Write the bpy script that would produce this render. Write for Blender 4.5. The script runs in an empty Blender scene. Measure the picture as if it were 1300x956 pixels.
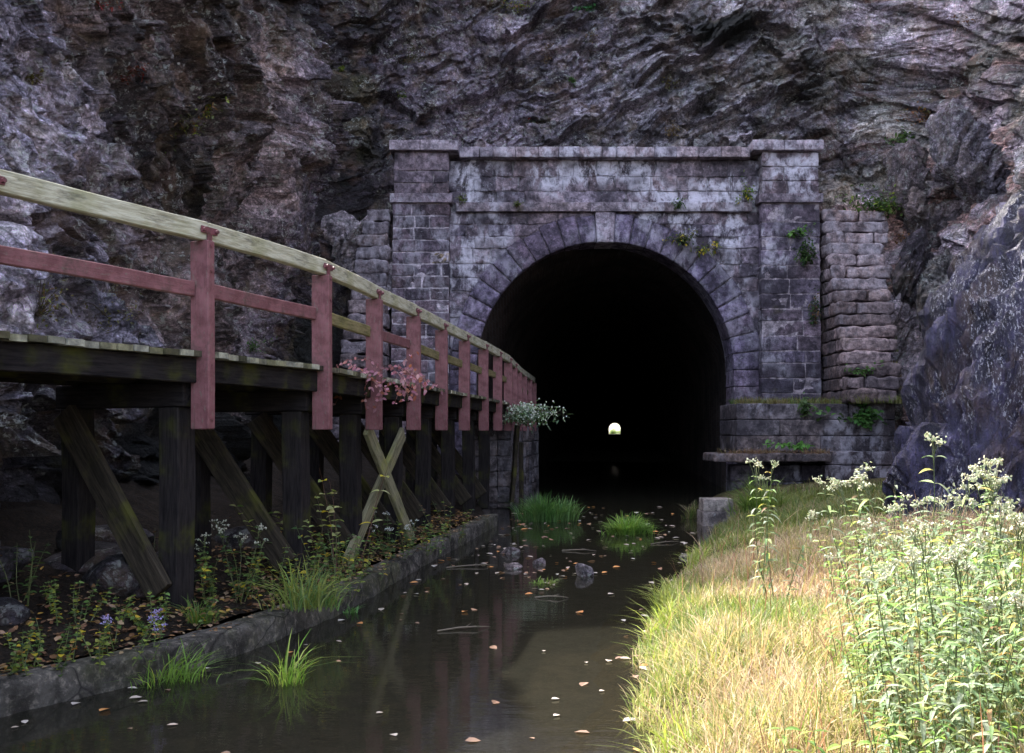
import bpy, math, random
import numpy as np
from mathutils import Vector, Matrix
R = random.Random(7)
RS = np.random.RandomState(11)
sc = bpy.context.scene
COL = sc.collection
EYE = 1.75; F = 1264.0; HZ = 548.0
TUN = 0.1036                       # plan direction of the tunnel bore

def P(px, py, d):                  # point seen at (px, py) at depth d
    return Vector(((px-650)/F*d, d, EYE+(HZ-py)/F*d))

# ------------------------------------------------------------------ noise
def _h(ix, iy, iz, seed):
    h = (ix.astype(np.int64)*374761393 + iy.astype(np.int64)*668265263 + iz.astype(np.int64)*2147483647 + seed*974634777) & 0xffffffff
    h = ((h ^ (h >> 13))*1274126177) & 0xffffffff
    h = ((h ^ (h >> 16))*2246822519) & 0xffffffff
    return ((h ^ (h >> 15)) & 0xffffff)/float(0xffffff)
def vnoise(x, y, z=None, seed=0):
    if z is None: z = np.zeros_like(x)
    ix, iy, iz = np.floor(x), np.floor(y), np.floor(z)
    fx, fy, fz = x-ix, y-iy, z-iz
    u, v, w = [t*t*t*(t*(t*6-15)+10) for t in (fx, fy, fz)]
    r = 0
    for dx in (0, 1):
        for dy in (0, 1):
            for dz in (0, 1):
                r = r + _h(ix+dx, iy+dy, iz+dz, seed)*(u if dx else 1-u)*(v if dy else 1-v)*(w if dz else 1-w)
    return r*2-1
def fbm(x, y, z=None, o=4, seed=0, g=.5):
    r = 0; a = 1
    for i in range(o):
        r = r + a*vnoise(x*2**i, y*2**i, None if z is None else z*2**i, seed+i*17); a *= g
    return r
def cells(x, y, seed, tilt=.5):    # faceted cells: every cell gets its own offset and slope; also returns edge distance
    ix, iy = np.floor(x), np.floor(y)
    b1 = np.full(x.shape, 9.); b2 = np.full(x.shape, 9.); val = np.zeros(x.shape)
    z0 = np.zeros(x.shape)
    for dx in (-1, 0, 1):
        for dy in (-1, 0, 1):
            cx, cy = ix+dx, iy+dy
            jx = cx+.12+.76*_h(cx, cy, z0, seed); jy = cy+.12+.76*_h(cx, cy, z0, seed+1)
            ex, ey = x-jx, y-jy
            d = np.maximum(np.abs(ex), np.abs(ey))*.55+np.sqrt(ex*ex+ey*ey)*.45
            v = (_h(cx, cy, z0, seed+2)*2-1) + tilt*2*((_h(cx, cy, z0, seed+3)-.5)*ex+(_h(cx, cy, z0, seed+4)-.5)*ey)*1.6
            m = d < b1
            b2 = np.where(m, b1, np.minimum(b2, d)); val = np.where(m, v, val); b1 = np.where(m, d, b1)
    return val, b2-b1
def sm(a, b, x):
    t = np.clip((x-a)/(b-a), 0, 1); return t*t*(3-2*t)

# ------------------------------------------------------------------ objects
W = {}
def link(o, parent=None, M=None):
    COL.objects.link(o)
    M = M or Matrix.Identity(4)
    if parent is not None:
        o.parent = parent; o.matrix_parent_inverse = W[parent.name].inverted()
    o.matrix_basis = M; W[o.name] = M
    return o
def tag(o, label=None, cat=None, group=None, kind=None):
    if label: o['label'] = label
    if cat: o['category'] = cat
    if group: o['group'] = group
    if kind: o['kind'] = kind
    return o
def thing(name, label, cat, loc=(0, 0, 0), group=None):
    o = bpy.data.objects.new(name, None); o.empty_display_size = .2
    link(o, None, Matrix.Translation(Vector(loc)))
    return tag(o, label, cat, group)
def mesh_np(name, V, Q, mat, parent=None, col=None, smooth=False, M=None):
    """V (n,3), Q (m,4) or (m,3) int, col per vertex (n,3)"""
    me = bpy.data.meshes.new(name)
    V = np.asarray(V, dtype=np.float32); Q = np.asarray(Q, dtype=np.int32); k = Q.shape[1]
    me.vertices.add(len(V)); me.vertices.foreach_set('co', V.ravel())
    me.loops.add(Q.size); me.loops.foreach_set('vertex_index', Q.ravel())
    me.polygons.add(len(Q)); me.polygons.foreach_set('loop_start', np.arange(0, Q.size, k, dtype=np.int32))
    me.polygons.foreach_set('loop_total', np.full(len(Q), k, dtype=np.int32))
    me.polygons.foreach_set('use_smooth', np.full(len(Q), smooth, dtype=bool))
    me.update(calc_edges=True)
    if col is not None:
        a = me.color_attributes.new('Col', 'FLOAT_COLOR', 'POINT')
        c = np.ones((len(V), 4), dtype=np.float32); c[:, :3] = col; a.data.foreach_set('color', c.ravel())
    me.materials.append(mat)
    return link(bpy.data.objects.new(name, me), parent, M)
class MB:
    def __init__(s): s.v = []; s.f = []; s.c = []
    def add(s, vs, fs, col=(1, 1, 1)):
        n = len(s.v); s.v += [tuple(v) for v in vs]; s.f += [tuple(i+n for i in f) for f in fs]; s.c += [col]*len(vs)
    def box(s, a, b, col=(1, 1, 1), j=0):
        x0, y0, z0 = a; x1, y1, z1 = b
        r = lambda: R.uniform(-j, j) if j else 0
        vs = [(x+r(), y+r(), z+r()) for x, y, z in ((x0,y0,z0),(x1,y0,z0),(x1,y1,z0),(x0,y1,z0),(x0,y0,z1),(x1,y0,z1),(x1,y1,z1),(x0,y1,z1))]
        s.add(vs, [(0,3,2,1),(4,5,6,7),(0,1,5,4),(1,2,6,5),(2,3,7,6),(3,0,4,7)], col)
    def tube(s, pts, rad, n=5, col=(1, 1, 1)):
        pts = [Vector(p) for p in pts]; k = len(pts)
        rad = rad if isinstance(rad, (list, tuple)) else [rad]*k
        vs = []; fs = []
        for i, p in enumerate(pts):
            d = (pts[min(i+1, k-1)]-pts[max(i-1, 0)]).normalized()
            a = d.cross(Vector((.31, .17, .93))).normalized(); b = d.cross(a)
            for q in range(n):
                t = 2*math.pi*q/n; vs.append(p+(a*math.cos(t)+b*math.sin(t))*rad[i])
        for i in range(k-1):
            for q in range(n): fs.append((i*n+q, i*n+(q+1) % n, (i+1)*n+(q+1) % n, (i+1)*n+q))
        fs.append(tuple(range(n))[::-1]); fs.append(tuple((k-1)*n+q for q in range(n)))
        s.add(vs, fs, col)
    def leaf(s, p, d, n, L, w, col=(1, 1, 1), droop=.25, seg=2):
        d = Vector(d).normalized(); side = d.cross(Vector(n))
        if side.length < 1e-3: side = Vector((1, 0, 0))
        side.normalize(); up = side.cross(d).normalized(); p = Vector(p)
        rows = []; vs = [p]; K = seg+2
        for i in range(1, K):
            t = i/K; c = p+d*L*t-up*0-Vector((0, 0, 1))*(droop*L*t*t); ww = w*math.sin(math.pi*min(1, t*.92+.08))**.8
            vs += [c-side*ww*.5+up*ww*.12, c, c+side*ww*.5+up*ww*.12]
        vs.append(p+d*L-Vector((0, 0, 1))*droop*L)
        fs = [(0, 2, 1), (0, 3, 2)]
        for i in range(K-2):
            a = 1+i*3; fs += [(a, a+1, a+4, a+3), (a+1, a+2, a+5, a+4)]
        a = 1+(K-2)*3; e = len(vs)-1; fs += [(a, a+1, e), (a+1, a+2, e)]
        s.add(vs, fs, col)
    def build(s, name, mat, parent=None, smooth=False, M=None):
        me = bpy.data.meshes.new(name); me.from_pydata(s.v, [], s.f); me.update()
        a = me.color_attributes.new('Col', 'FLOAT_COLOR', 'POINT')
        c = np.ones((len(s.v), 4), dtype=np.float32); c[:, :3] = s.c; a.data.foreach_set('color', c.ravel())
        if smooth: me.polygons.foreach_set('use_smooth', [True]*len(me.polygons))
        me.materials.append(mat)
        return link(bpy.data.objects.new(name, me), parent, M)

# ------------------------------------------------------------------ materials
class NT:
    def __init__(s, name):
        s.m = bpy.data.materials.new(name); s.m.use_nodes = True; s.t = s.m.node_tree; s.t.nodes.clear()
        s.out = s.t.nodes.new('ShaderNodeOutputMaterial')
        s.geo = s.t.nodes.new('ShaderNodeTexCoord').outputs['Object']
    def n(s, typ, ins=None, **kw):
        o = s.t.nodes.new('ShaderNode'+typ)
        for k, v in kw.items(): setattr(o, k, v)
        for k, v in (ins or {}).items():
            sk = o.inputs[k]
            if isinstance(v, bpy.types.NodeSocket): s.t.links.new(v, sk)
            elif isinstance(v, tuple) and len(v) == 3 and sk.type == 'RGBA': sk.default_value = (*v, 1)
            else: sk.default_value = v
        return o
    def noise(s, sc_, det=5, rough=.6, vec=None, dist=0):
        return s.n('TexNoise', {'Vector': vec or s.geo, 'Scale': sc_, 'Detail': det, 'Roughness': rough, 'Distortion': dist}).outputs['Fac']
    def vor(s, sc_, vec=None, feat='F1', out='Distance'):
        return s.n('TexVoronoi', {'Vector': vec or s.geo, 'Scale': sc_}, feature=feat).outputs[out]
    def ramp(s, fac, a, b, lo=0., hi=1.):
        o = s.n('MapRange', {'Value': fac, 'From Min': a, 'From Max': b, 'To Min': lo, 'To Max': hi}, interpolation_type='SMOOTHSTEP'); return o.outputs[0]
    def mix(s, fac, a, b, bt='MIX'):
        o = s.n('Mix', None, data_type='RGBA', blend_type=bt)
        for sk, v in ((o.inputs[0], fac), (o.inputs[6], a), (o.inputs[7], b)):
            if isinstance(v, bpy.types.NodeSocket): s.t.links.new(v, sk)
            elif isinstance(v, tuple): sk.default_value = (*v, 1)
            else: sk.default_value = v
        return o.outputs[2]
    def math(s, op, a, b=0.):
        return s.n('Math', {0: a, 1: b}, operation=op).outputs[0]
    def map(s, scale=(1, 1, 1), rot=(0, 0, 0), vec=None):
        return s.n('Mapping', {'Vector': vec or s.geo, 'Scale': scale, 'Rotation': rot}).outputs[0]
    def attr(s): return s.n('Attribute', attribute_name='Col').outputs['Color']
    def bump(s, h, dist, strength=1., nrm=None):
        i = {'Height': h, 'Distance': dist, 'Strength': strength}
        if nrm: i['Normal'] = nrm
        return s.n('Bump', i).outputs[0]
    def pbr(s, col, rough=.85, nrm=None, spec=.3, **kw):
        i = {'Base Color': col, 'Roughness': rough, 'Specular IOR Level': spec}
        if nrm: i['Normal'] = nrm
        i.update(kw)
        b = s.n('BsdfPrincipled', i).outputs[0]; return b
    def done(s, sh): s.t.links.new(sh, s.out.inputs[0]); return s.m

def mat_rock(name, bright=1., shiny=.3, lich=.75, rough=.75, warm=0):
    t = NT(name); A = t.attr()
    n1 = t.noise(1.3, 6, .65); n2 = t.noise(7, 6, .7); n3 = t.noise(38, 4, .7)
    st = t.noise(3, 5, .65, t.map((1, 1, 5), (.5, .35, 0)))
    nb_ = t.noise(17, 5, .72); ch = t.vor(5.5, t.map((1, 1, 1.9), (.3, .5, .2)), out='Color'); chv = t.n('SeparateColor', {0: ch}).outputs[0]
    c = t.mix(t.ramp(n2, .36, .64), (.42*bright, .38*bright, .43*bright), (1.35*bright, 1.27*bright, 1.36*bright))
    c = t.mix(.55, c, t.mix(chv, (.45, .44, .46), (1.5, 1.5, 1.5)), 'MULTIPLY')
    c = t.mix(t.ramp(st, .4, .62, 0, .7), c, t.mix(.6, c, (.35, .31, .36), 'MULTIPLY'))
    wv = t.n('VectorMath', {0: t.geo, 1: t.n('TexNoise', {'Vector': t.geo, 'Scale': 1.2, 'Detail': 3.}).outputs['Color']}, operation='ADD').outputs[0]
    bk = t.map((.8, .8, 1.5), (.45, .5, .3), wv); bc = t.n('SeparateColor', {0: t.vor(1.5, bk, out='Color')}).outputs[1]; be = t.vor(1.5, bk, 'DISTANCE_TO_EDGE'); be2 = t.vor(4.6, bk, 'DISTANCE_TO_EDGE')
    c = t.mix(.6, c, t.mix(bc, (.5, .5, .52), (1.55, 1.52, 1.5)), 'MULTIPLY')
    c = t.mix(t.ramp(be, .035, 0, 0, .75), c, t.mix(1., c, (.25, .23, .25), 'MULTIPLY')); c = t.mix(t.ramp(be2, .05, 0, 0, .55), c, t.mix(1., c, (.3, .28, .3), 'MULTIPLY'))
    c = t.mix(1., c, A, 'MULTIPLY')
    c = t.mix(t.ramp(nb_, .5, .66, 0, .75), c, t.mix(1., c, (2.3, 2.2, 2.35), 'MULTIPLY'))
    c = t.mix(t.ramp(nb_, .48, .36, 0, .75), c, t.mix(1., c, (.3, .28, .3), 'MULTIPLY'))
    c = t.mix(t.ramp(n3, .5, .7, 0, .5), c, t.mix(1., c, (2.0, 1.95, 2.1), 'MULTIPLY'))
    c = t.mix(t.ramp(t.noise(.9, 6, .65), .52, .64, 0, .6), c, t.mix(.5, c, (.17, .09, .06)))
    c = t.mix(t.ramp(t.noise(1.35, 6, .7, t.map((1, 1, .5), (0, .4, 2))), .5, .62, 0, .65), c, t.mix(.4, t.mix(1., c, (1.5, 1.35, 1.2), 'MULTIPLY'), (.2, .16, .11)))
    c = t.mix(t.math('MULTIPLY', t.ramp(t.noise(1.7, 4, .6, t.map((1, 1, .6))), .55, .68), t.ramp(n3, .35, .6, 0, .55)), c, (.055, .055, .02))
    okd = t.ramp(t.n('SeparateColor', {0: A}, mode='HSV').outputs[2], .012, .04); c = t.mix(t.math('SUBTRACT', 1., okd), c, t.mix(1., A, (.8, .8, .8), 'MULTIPLY'))
    l = t.math('MULTIPLY', t.ramp(t.noise(9, 6, .75, dist=.6), .53, .6), t.ramp(t.noise(1.6, 3, .6), .44, .58))
    al = t.n('SeparateColor', {0: A}, mode='HSV').outputs[2]; ok = t.ramp(al, .02, .07); l = t.math('MULTIPLY', l, ok)
    c = t.mix(t.math('MULTIPLY', l, lich), c, (.44, .46, .44))
    l2 = t.math('MULTIPLY', t.ramp(t.vor(9), .26, .14), t.ramp(t.noise(2.0, 4, .65), .5, .6))
    l2 = t.math('MULTIPLY', l2, ok)
    c = t.mix(t.math('MULTIPLY', l2, lich*.8), c, (.5, .5, .48))
    cr = t.vor(3.2, t.map((1, 1, 2.2), (.4, .3, .2)), 'DISTANCE_TO_EDGE')
    cr2 = t.vor(9, t.map((1, 1, 2.4), (.2, -.4, .5)), 'DISTANCE_TO_EDGE')
    n = t.bump(t.ramp(cr, 0, .05), .03, .7); n = t.bump(t.ramp(be, 0, .05), .12, .8, n); n = t.bump(t.ramp(be2, 0, .06), .05, .7, n)
    n = t.bump(t.ramp(cr2, 0, .07), .014, .6, n)
    n = t.bump(st, .14, .8, n)
    n = t.bump(n2, .12, 1, n)
    n = t.bump(nb_, .06, 1, n)
    n = t.bump(n3, .02, 1, n)
    r = t.ramp(n2, .3, .7, rough-.15, rough+.15)
    return t.done(t.pbr(c, r, n, shiny))
M_ROCK = mat_rock('rock')
def mat_wet():
    t = NT('rock_painted_glints'); A = t.attr(); v = t.map((1, 1, .22), (.35, -.5, 0)); v2 = t.map((1, 1, .4), (.35, -.6, 0))
    g = t.noise(3.2, 6, .7, v, .5); g2 = t.noise(12, 5, .7, v2, .4); n3 = t.noise(34, 4, .75)
    c = t.mix(t.ramp(g, .36, .62), (.35, .3, .4), (1.9, 1.8, 2.0)); c = t.mix(1., c, A, 'MULTIPLY')
    c = t.mix(t.ramp(g2, .45, .62, 0, .6), c, t.mix(1., c, (1.9, 1.8, 2.1), 'MULTIPLY'))
    c = t.mix(t.ramp(t.noise(1.1, 5, .65, v2), .52, .64, 0, .5), c, (.12, .075, .06))
    sp = t.math('MULTIPLY', t.ramp(t.noise(30, 5, .8, v2), .54, .6), t.ramp(t.noise(1.8, 4, .6, v), .48, .58))
    c = t.mix(sp, c, (.5, .48, .55))  # pale specks paint sky glints into the colour, beside the real gloss
    n = t.bump(g, .3, 1); n = t.bump(g2, .12, 1, n); n = t.bump(n3, .04, 1, n)
    return t.done(t.pbr(c, t.ramp(g2, .35, .6,   .32, .7), n, .4))
M_WET = mat_wet()

def mat_stone(name, tint=(1, 1, 1), white=.5, dark=.5, zmul=1.):
    t = NT(name); A = t.attr()
    n2 = t.noise(5, 5, .65); n3 = t.noise(30, 4, .7)
    n4 = t.noise(13, 6, .75)
    c = t.mix(t.ramp(n2, .36, .64), (.42, .40, .43), (1.3, 1.25, 1.28)); c = t.mix(t.ramp(n4, .5, .66, 0, .7), c, t.mix(1., c, (1.9, 1.85, 1.9), 'MULTIPLY')); c = t.mix(t.ramp(n4, .47, .36, 0, .7), c, t.mix(1., c, (.35, .33, .35), 'MULTIPLY'))
    c = t.mix(1., c, A, 'MULTIPLY'); c = t.mix(1., c, tint, 'MULTIPLY')
    c = t.mix(t.ramp(n3, .35, .75, 0, .5), c, t.mix(1., c, (1.7, 1.65, 1.7), 'MULTIPLY'))
    # soot and damp
    c = t.mix(t.ramp(t.noise(.75, 5, .65, t.map((1, 1, .7))), .43, .58, 0, dark), c, (.022, .018, .026))
    # mineral bloom running down from the joints
    rn = t.noise(1.7, 7, .72, t.map((1.4, 1.4, .75)), .3)
    w = t.math('MULTIPLY', t.ramp(rn, .44, .57), t.ramp(t.noise(.42, 4, .6), .41, .54))
    zz = t.n('SeparateXYZ', {0: t.geo}).outputs[2]; w = t.math('MULTIPLY', w, t.ramp(zz, 4.5, 7.2, .45, 1))
    w = t.math('MULTIPLY', w, t.ramp(n2, .3, .55, .35, 1))
    c = t.mix(t.math('MULTIPLY', w, white), c, (.66, .62, .72))
    sp = t.math('MULTIPLY', t.ramp(t.noise(14, 5, .7), .6, .68), t.ramp(t.noise(1.2, 3, .6), .45, .6))
    c = t.mix(t.math('MULTIPLY', sp, .6), c, (.4, .4, .42))
    c = t.mix(t.ramp(t.noise(1.1, 4, .6, t.map((1, 1, 1.6), (0, 0, 1))), .62, .76, 0, .5), c, (.06, .05, .02))
    n = t.bump(n2, .08, 1); n = t.bump(t.noise(13, 6, .75), .05, 1, n); n = t.bump(n3, .022, 1, n)
    return t.done(t.pbr(c, t.ramp(n3, .3, .7, .65, .95), n, .25))
M_ASH = mat_stone('ashlar', (1.02, .97, 1.02), white=.9, dark=.72)
M_PIER = mat_stone('sooty_ashlar', (.95, .93, 1.0), white=.35, dark=.85)
M_RING = mat_stone('voussoir_stone', (1.0, .95, 1.08), white=.4, dark=.55)
M_COPE = mat_stone('coping_stone', (1.05, .97, 1.0), white=.6, dark=.3)
M_STEP = mat_stone('rough_stone', (1.0, .97, .97), white=.3, dark=.45)
M_JOINT = mat_stone('lime_joint', (1, .97, 1), .3, .1)
M_MORT = mat_stone('mortar', (1, 1, 1), .6, .5)

def mat_wood(name, a, b, moss=(.12, .12, .03), mossy=.4, rough=.8, stain=.5, sp_=.2):
    t = NT(name); v = t.map((1.2, 14, 14)); g = t.noise(3, 6, .7, v, .4); n = t.noise(2.2, 4, .6)
    c = t.mix(t.ramp(g, .3, .7), a, b)
    c = t.mix(t.ramp(n, .5, .72, 0, mossy), c, moss)
    c = t.mix(t.ramp(t.noise(4.5, 5, .7, t.map((.5, 2, 2))), .55, .72, 0, stain), c, (.02, .017, .015))
    nn = t.bump(g, .008, .8)
    return t.done(t.pbr(c, rough, nn, sp_))
M_RAIL = mat_wood('weathered_rail_wood', (.22, .20, .13), (.50, .48, .38), (.20, .20, .08), .5, stain=.6)
M_MIDW = mat_wood('mossy_rail_wood', (.10, .085, .035), (.24, .2, .1), (.13, .13, .03), .6)
def mat_red():
    t = NT('red_painted_wood'); g = t.noise(3, 6, .7, t.map((1.2, 14, 14)), .4); n = t.noise(5, 6, .7); b = t.noise(22, 5, .75, t.map((.5, 1.6, 1.6)))
    c = t.mix(t.ramp(n, .35, .65), (.12, .045, .05), (.205, .088, .096)); c = t.mix(t.ramp(g, .5, .68, 0, .5), c, (.09, .04, .04))
    c = t.mix(t.ramp(b, .59, .63, 0, .8), c, (.15, .12, .10)); c = t.mix(t.ramp(t.noise(2.4, 5, .7), .52, .68, 0, .65), c, (.06, .042, .035))
    return t.done(t.pbr(c, .72, t.bump(b, .004, .8, t.bump(g, .007, .8)), .25))
M_RED = mat_red()
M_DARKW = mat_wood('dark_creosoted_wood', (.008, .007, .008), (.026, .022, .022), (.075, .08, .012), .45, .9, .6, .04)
M_BRACE = mat_wood('brace_wood', (.014, .012, .01), (.05, .04, .03), (.09, .09, .02), .6, .85, .5, .06)
M_XBR = mat_wood('mossy_brace_wood', (.08, .075, .045), (.24, .22, .14), (.2, .2, .05), .7, .85, .3, .1)
def mat_deck():
    t = NT('deck_boards'); A = t.attr()
    c = t.mix(t.ramp(t.noise(9, 5, .7), .3, .7), (.4, .4, .4), (1.3, 1.3, 1.2)); c = t.mix(1., c, A, 'MULTIPLY')
    c = t.mix(t.ramp(t.noise(2, 4, .6), .5, .7, 0, .5), c, (.09, .09, .03))
    return t.done(t.pbr(c, .85, t.bump(t.noise(30, 4), .006), .2))
M_DECK = mat_deck()
def mat_metal():
    t = NT('red_painted_iron'); c = t.mix(t.ramp(t.noise(20, 4), .45, .7), (.14, .04, .05), (.06, .025, .02))
    return t.done(t.pbr(c, .55, t.bump(t.noise(40, 3), .003), .5))
M_IRON = mat_metal()
def mat_conc():
    t = NT('kerb_concrete'); n = t.noise(4, 6, .7); n3 = t.noise(40, 4, .7)
    c = t.mix(t.ramp(n, .35, .65), (.028, .025, .022), (.12, .108, .098))
    c = t.mix(t.ramp(t.noise(1.2, 5, .7), .45, .65, 0, .7), c, (.06, .06, .03))
    c = t.mix(t.ramp(t.noise(9, 5, .7), .58, .7, 0, .6), c, (.03, .026, .024))
    c = t.mix(t.ramp(t.noise(16, 6, .75), .52, .62, 0, .7), c, t.mix(1., c, (2.2, 2.1, 2.), 'MULTIPLY')); c = t.mix(t.ramp(t.vor(1.3, out='Distance', feat='DISTANCE_TO_EDGE'), .012, 0, 0, .8), c, (.012, .01, .01))
    return t.done(t.pbr(c, .9, t.bump(n3, .02, 1, t.bump(t.noise(14, 6, .75), .05, 1, t.bump(n, .06))), .2))
M_CONC = mat_conc()
def mat_soil(name, a, b, c2):
    t = NT(name); n = t.noise(5, 6, .75); n3 = t.noise(45, 4, .75)
    c = t.mix(t.ramp(n, .3, .7), a, b); c = t.mix(t.ramp(t.vor(28), .1, .5, .6, 0), c, c2)
    return t.done(t.pbr(c, .95, t.bump(n3, .03, 1, t.bump(n, .1)), .1))
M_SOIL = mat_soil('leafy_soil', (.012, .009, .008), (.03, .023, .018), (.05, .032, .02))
M_BANK = mat_soil('bank_soil', (.05, .04, .022), (.12, .10, .05), (.16, .13, .06))
M_BED = mat_soil('canal_silt', (.05, .048, .038), (.12, .112, .09), (.15, .14, .11))
M_GROUND = mat_soil('forest_ground', (.03, .03, .012), (.07, .06, .03), (.05, .06, .02))
def mat_veg(name, tr=.45, rough=.55, spec=.3, jit=.5):
    t = NT(name); A = t.attr(); n = t.noise(6, 3)
    c = t.mix(t.ramp(n, .3, .7, 0, jit), A, t.mix(1., A, (.55, .6, .5), 'MULTIPLY'))
    b = t.pbr(c, rough, None, spec)
    T = t.n('BsdfTranslucent', {'Color': t.mix(1., c, (1.15, 1.2, .85), 'MULTIPLY')}).outputs[0]
    return t.done(t.n('MixShader', {0: tr, 1: b, 2: T}).outputs[0])
M_LEAF = mat_veg('leaf'); M_GRASS = mat_veg('grass_blade', .4, .5, .35)
M_STEM = mat_veg('stem', .05, .6); M_PETAL = mat_veg('petal', .25, .7, .2, .25)
M_DRY = mat_veg('dry_leaf', .12, .7, .2, .6)
def mat_water():
    t = NT('canal_water')
    w = t.noise(2.2, 4, .55, t.map((1, 2.6, 1))); w2 = t.noise(11, 3, .5, t.map((1, 2.2, 1)))
    n = t.bump(w, .0035, .5); n = t.bump(w2, .0007, .6, n)
    fr = t.n('Fresnel', {'IOR': 1.33, 'Normal': n}).outputs[0]
    gl = t.n('BsdfGlossy', {'Color': (.95, .95, .95), 'Roughness': .025, 'Normal': n}).outputs[0]
    tr = t.n('BsdfTransparent', {'Color': (.36, .33, .28)}).outputs[0]
    df = t.n('BsdfDiffuse', {'Color': (.085, .082, .062)}).outputs[0]; tr = t.n('MixShader', {0: .12, 1: tr, 2: df}).outputs[0]
    return t.done(t.n('MixShader', {0: fr, 1: tr, 2: gl}).outputs[0])
M_WATER = mat_water()
def mat_brick():
    t = NT('tunnel_brick'); b = t.n('TexBrick', {'Vector': t.map((1, 1, 1), (math.pi/2, 0, math.pi/2)), 'Scale': 3., 'Color1': (.07, .05, .045), 'Color2': (.045, .03, .028), 'Mortar': (.08, .075, .075)})
    c = t.mix(t.ramp(t.noise(.7, 5), .4, .65, 0, .7), b.outputs[0], (.014, .012, .012))
    return t.done(t.pbr(c, .9, t.bump(t.noise(20, 4), .02), .15))
M_BRICK = mat_brick()

# ------------------------------------------------------------------ rough stone blocks
class NB:                          # numpy mesh collector (quads)
    def __init__(s): s.V = []; s.Q = []; s.C = []; s.n = 0
    def grid(s, X, col):           # X (a,b,3)
        a, b = X.shape[:2]; idx = np.arange(a*b).reshape(a, b)+s.n
        s.V.append(X.reshape(-1, 3)); s.Q.append(np.stack([idx[:-1, :-1], idx[1:, :-1], idx[1:, 1:], idx[:-1, 1:]], -1).reshape(-1, 4))
        s.C.append(np.tile(np.asarray(col, dtype=float), (a*b, 1))); s.n += a*b
    def block(s, x0, x1, y0, y1, z0, z1, col, r=.03, amp=.02, step=.1, back=False, faces='fxXzZ'):
        lo = np.array([x0, y0, z0]); hi = np.array([x1, y1, z1]); sd = s.n % 997
        r = min(r, (hi-lo).min()*.4)
        def seg(a, b):
            n = max(2, int((b-a)/step)); t = np.linspace(a, b, n+1)
            if b-a > 3*r: t = np.unique(np.concatenate([[a, a+r*.35, a+r], t[(t > a+r*1.3) & (t < b-r*1.3)], [b-r, b-r*.35, b]]))
            return t
        tx, ty, tz = seg(x0, x1), seg(y0, y1), seg(z0, z1)
        F_ = []
        def mk(A, B, f, flip):
            a, b = np.meshgrid(A, B, indexing='ij'); X = f(a, b)
            F_.append(X[:, ::-1] if flip else X)
        o = np.ones_like
        if 'f' in faces: mk(tx, tz, lambda a, b: np.stack([a, o(a)*y0, b], -1), False)
        if back: mk(tx, tz, lambda a, b: np.stack([a, o(a)*y1, b], -1), True)
        if 'x' in faces: mk(ty, tz, lambda a, b: np.stack([o(a)*x0, a, b], -1), True)
        if 'X' in faces: mk(ty, tz, lambda a, b: np.stack([o(a)*x1, a, b], -1), False)
        if 'Z' in faces: mk(tx, ty, lambda a, b: np.stack([a, b, o(a)*z1], -1), False)
        if 'z' in faces: mk(tx, ty, lambda a, b: np.stack([a, b, o(a)*z0], -1), True)
        for X in F_:
            q = np.clip(X, lo+r, hi-r); d = X-q; L = np.linalg.norm(d, axis=-1, keepdims=True)+1e-9
            n = d/L
            w = fbm(X[..., 0]*4+sd, X[..., 1]*4, X[..., 2]*5, 3, 5)[..., None]
            w2 = vnoise(X[..., 0]*1.5+sd*3, X[..., 1]*1.5, X[..., 2]*1.5, 9)[..., None]
            s.grid(q+n*(r+amp*(w*.8+w2*.5)), col)
    def build(s, name, mat, parent=None, smooth=True, M=None):
        return mesh_np(name, np.concatenate(s.V), np.concatenate(s.Q), mat, parent, np.concatenate(s.C), smooth, M)
def stone_col(base=(.15, .125, .14), v=.35):
    k = 1+R.uniform(-v, v); w = R.uniform(-.14, .2)
    return (base[0]*k*(1+w*.35), base[1]*k, base[2]*k*(1-w*.35))
def split(a, b, avg, v=.35):
    out = [a]
    while b-out[-1] > avg*1.35: out.append(out[-1]+avg*R.uniform(1-v, 1+v))
    if b-out[-1] < avg*.35 and len(out) > 1: out.pop()
    return out+[b]

# ------------------------------------------------------------------ tunnel portal
XC, ZC, RI, RO, YP = 2.614, 3.48, 3.61, 4.38, 28.0
portal = thing('tunnel_portal', 'stone tunnel portal with semicircular arch, two pilasters and flat cornice under the cliff', 'tunnel entrance', (XC, YP, 0))
def hw(z, r):
    if z <= ZC: return r
    return math.sqrt(max(0, r*r-(z-ZC)**2))
PXL, PXR = (-3.32, -1.73), (6.91, 8.55)
# spandrel
sb = NB(); z = -.3; mort = MB()
while z < 7.9:
    h = R.choice([.3, .34, .38, .44]); z1 = min(7.91, z+h)
    if 7.91-z1 < .2: z1 = 7.91
    for side in (-1, 1):
        H = hw(z1, RO-.06)
        if H < .05:
            if side == 1: continue
            spans = [(PXL[1]-.05, PXR[0]+.05)]
        else: spans = [(PXL[1]-.05, XC-H)] if side < 0 else [(XC+H, PXR[0]+.05)]
        for a, b in spans:
            xs = split(a, b, .75)
            for i in range(len(xs)-1):
                g = R.uniform(.004, .01)
                sb.block(xs[i]+g, xs[i+1]-g, YP+R.uniform(-.012, .012), YP+.2, z+g, z1-g, stone_col((.17, .15, .172), .45), .02, .034, faces='fxXzZ')
            mort.box((a, YP+.045, z), (b, YP+.9, z1), (.22, .2, .22))
    z = z1
sp = sb.build('spandrel_wall', M_ASH, portal)
mort.build('wall_core', M_MORT, portal)
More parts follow.
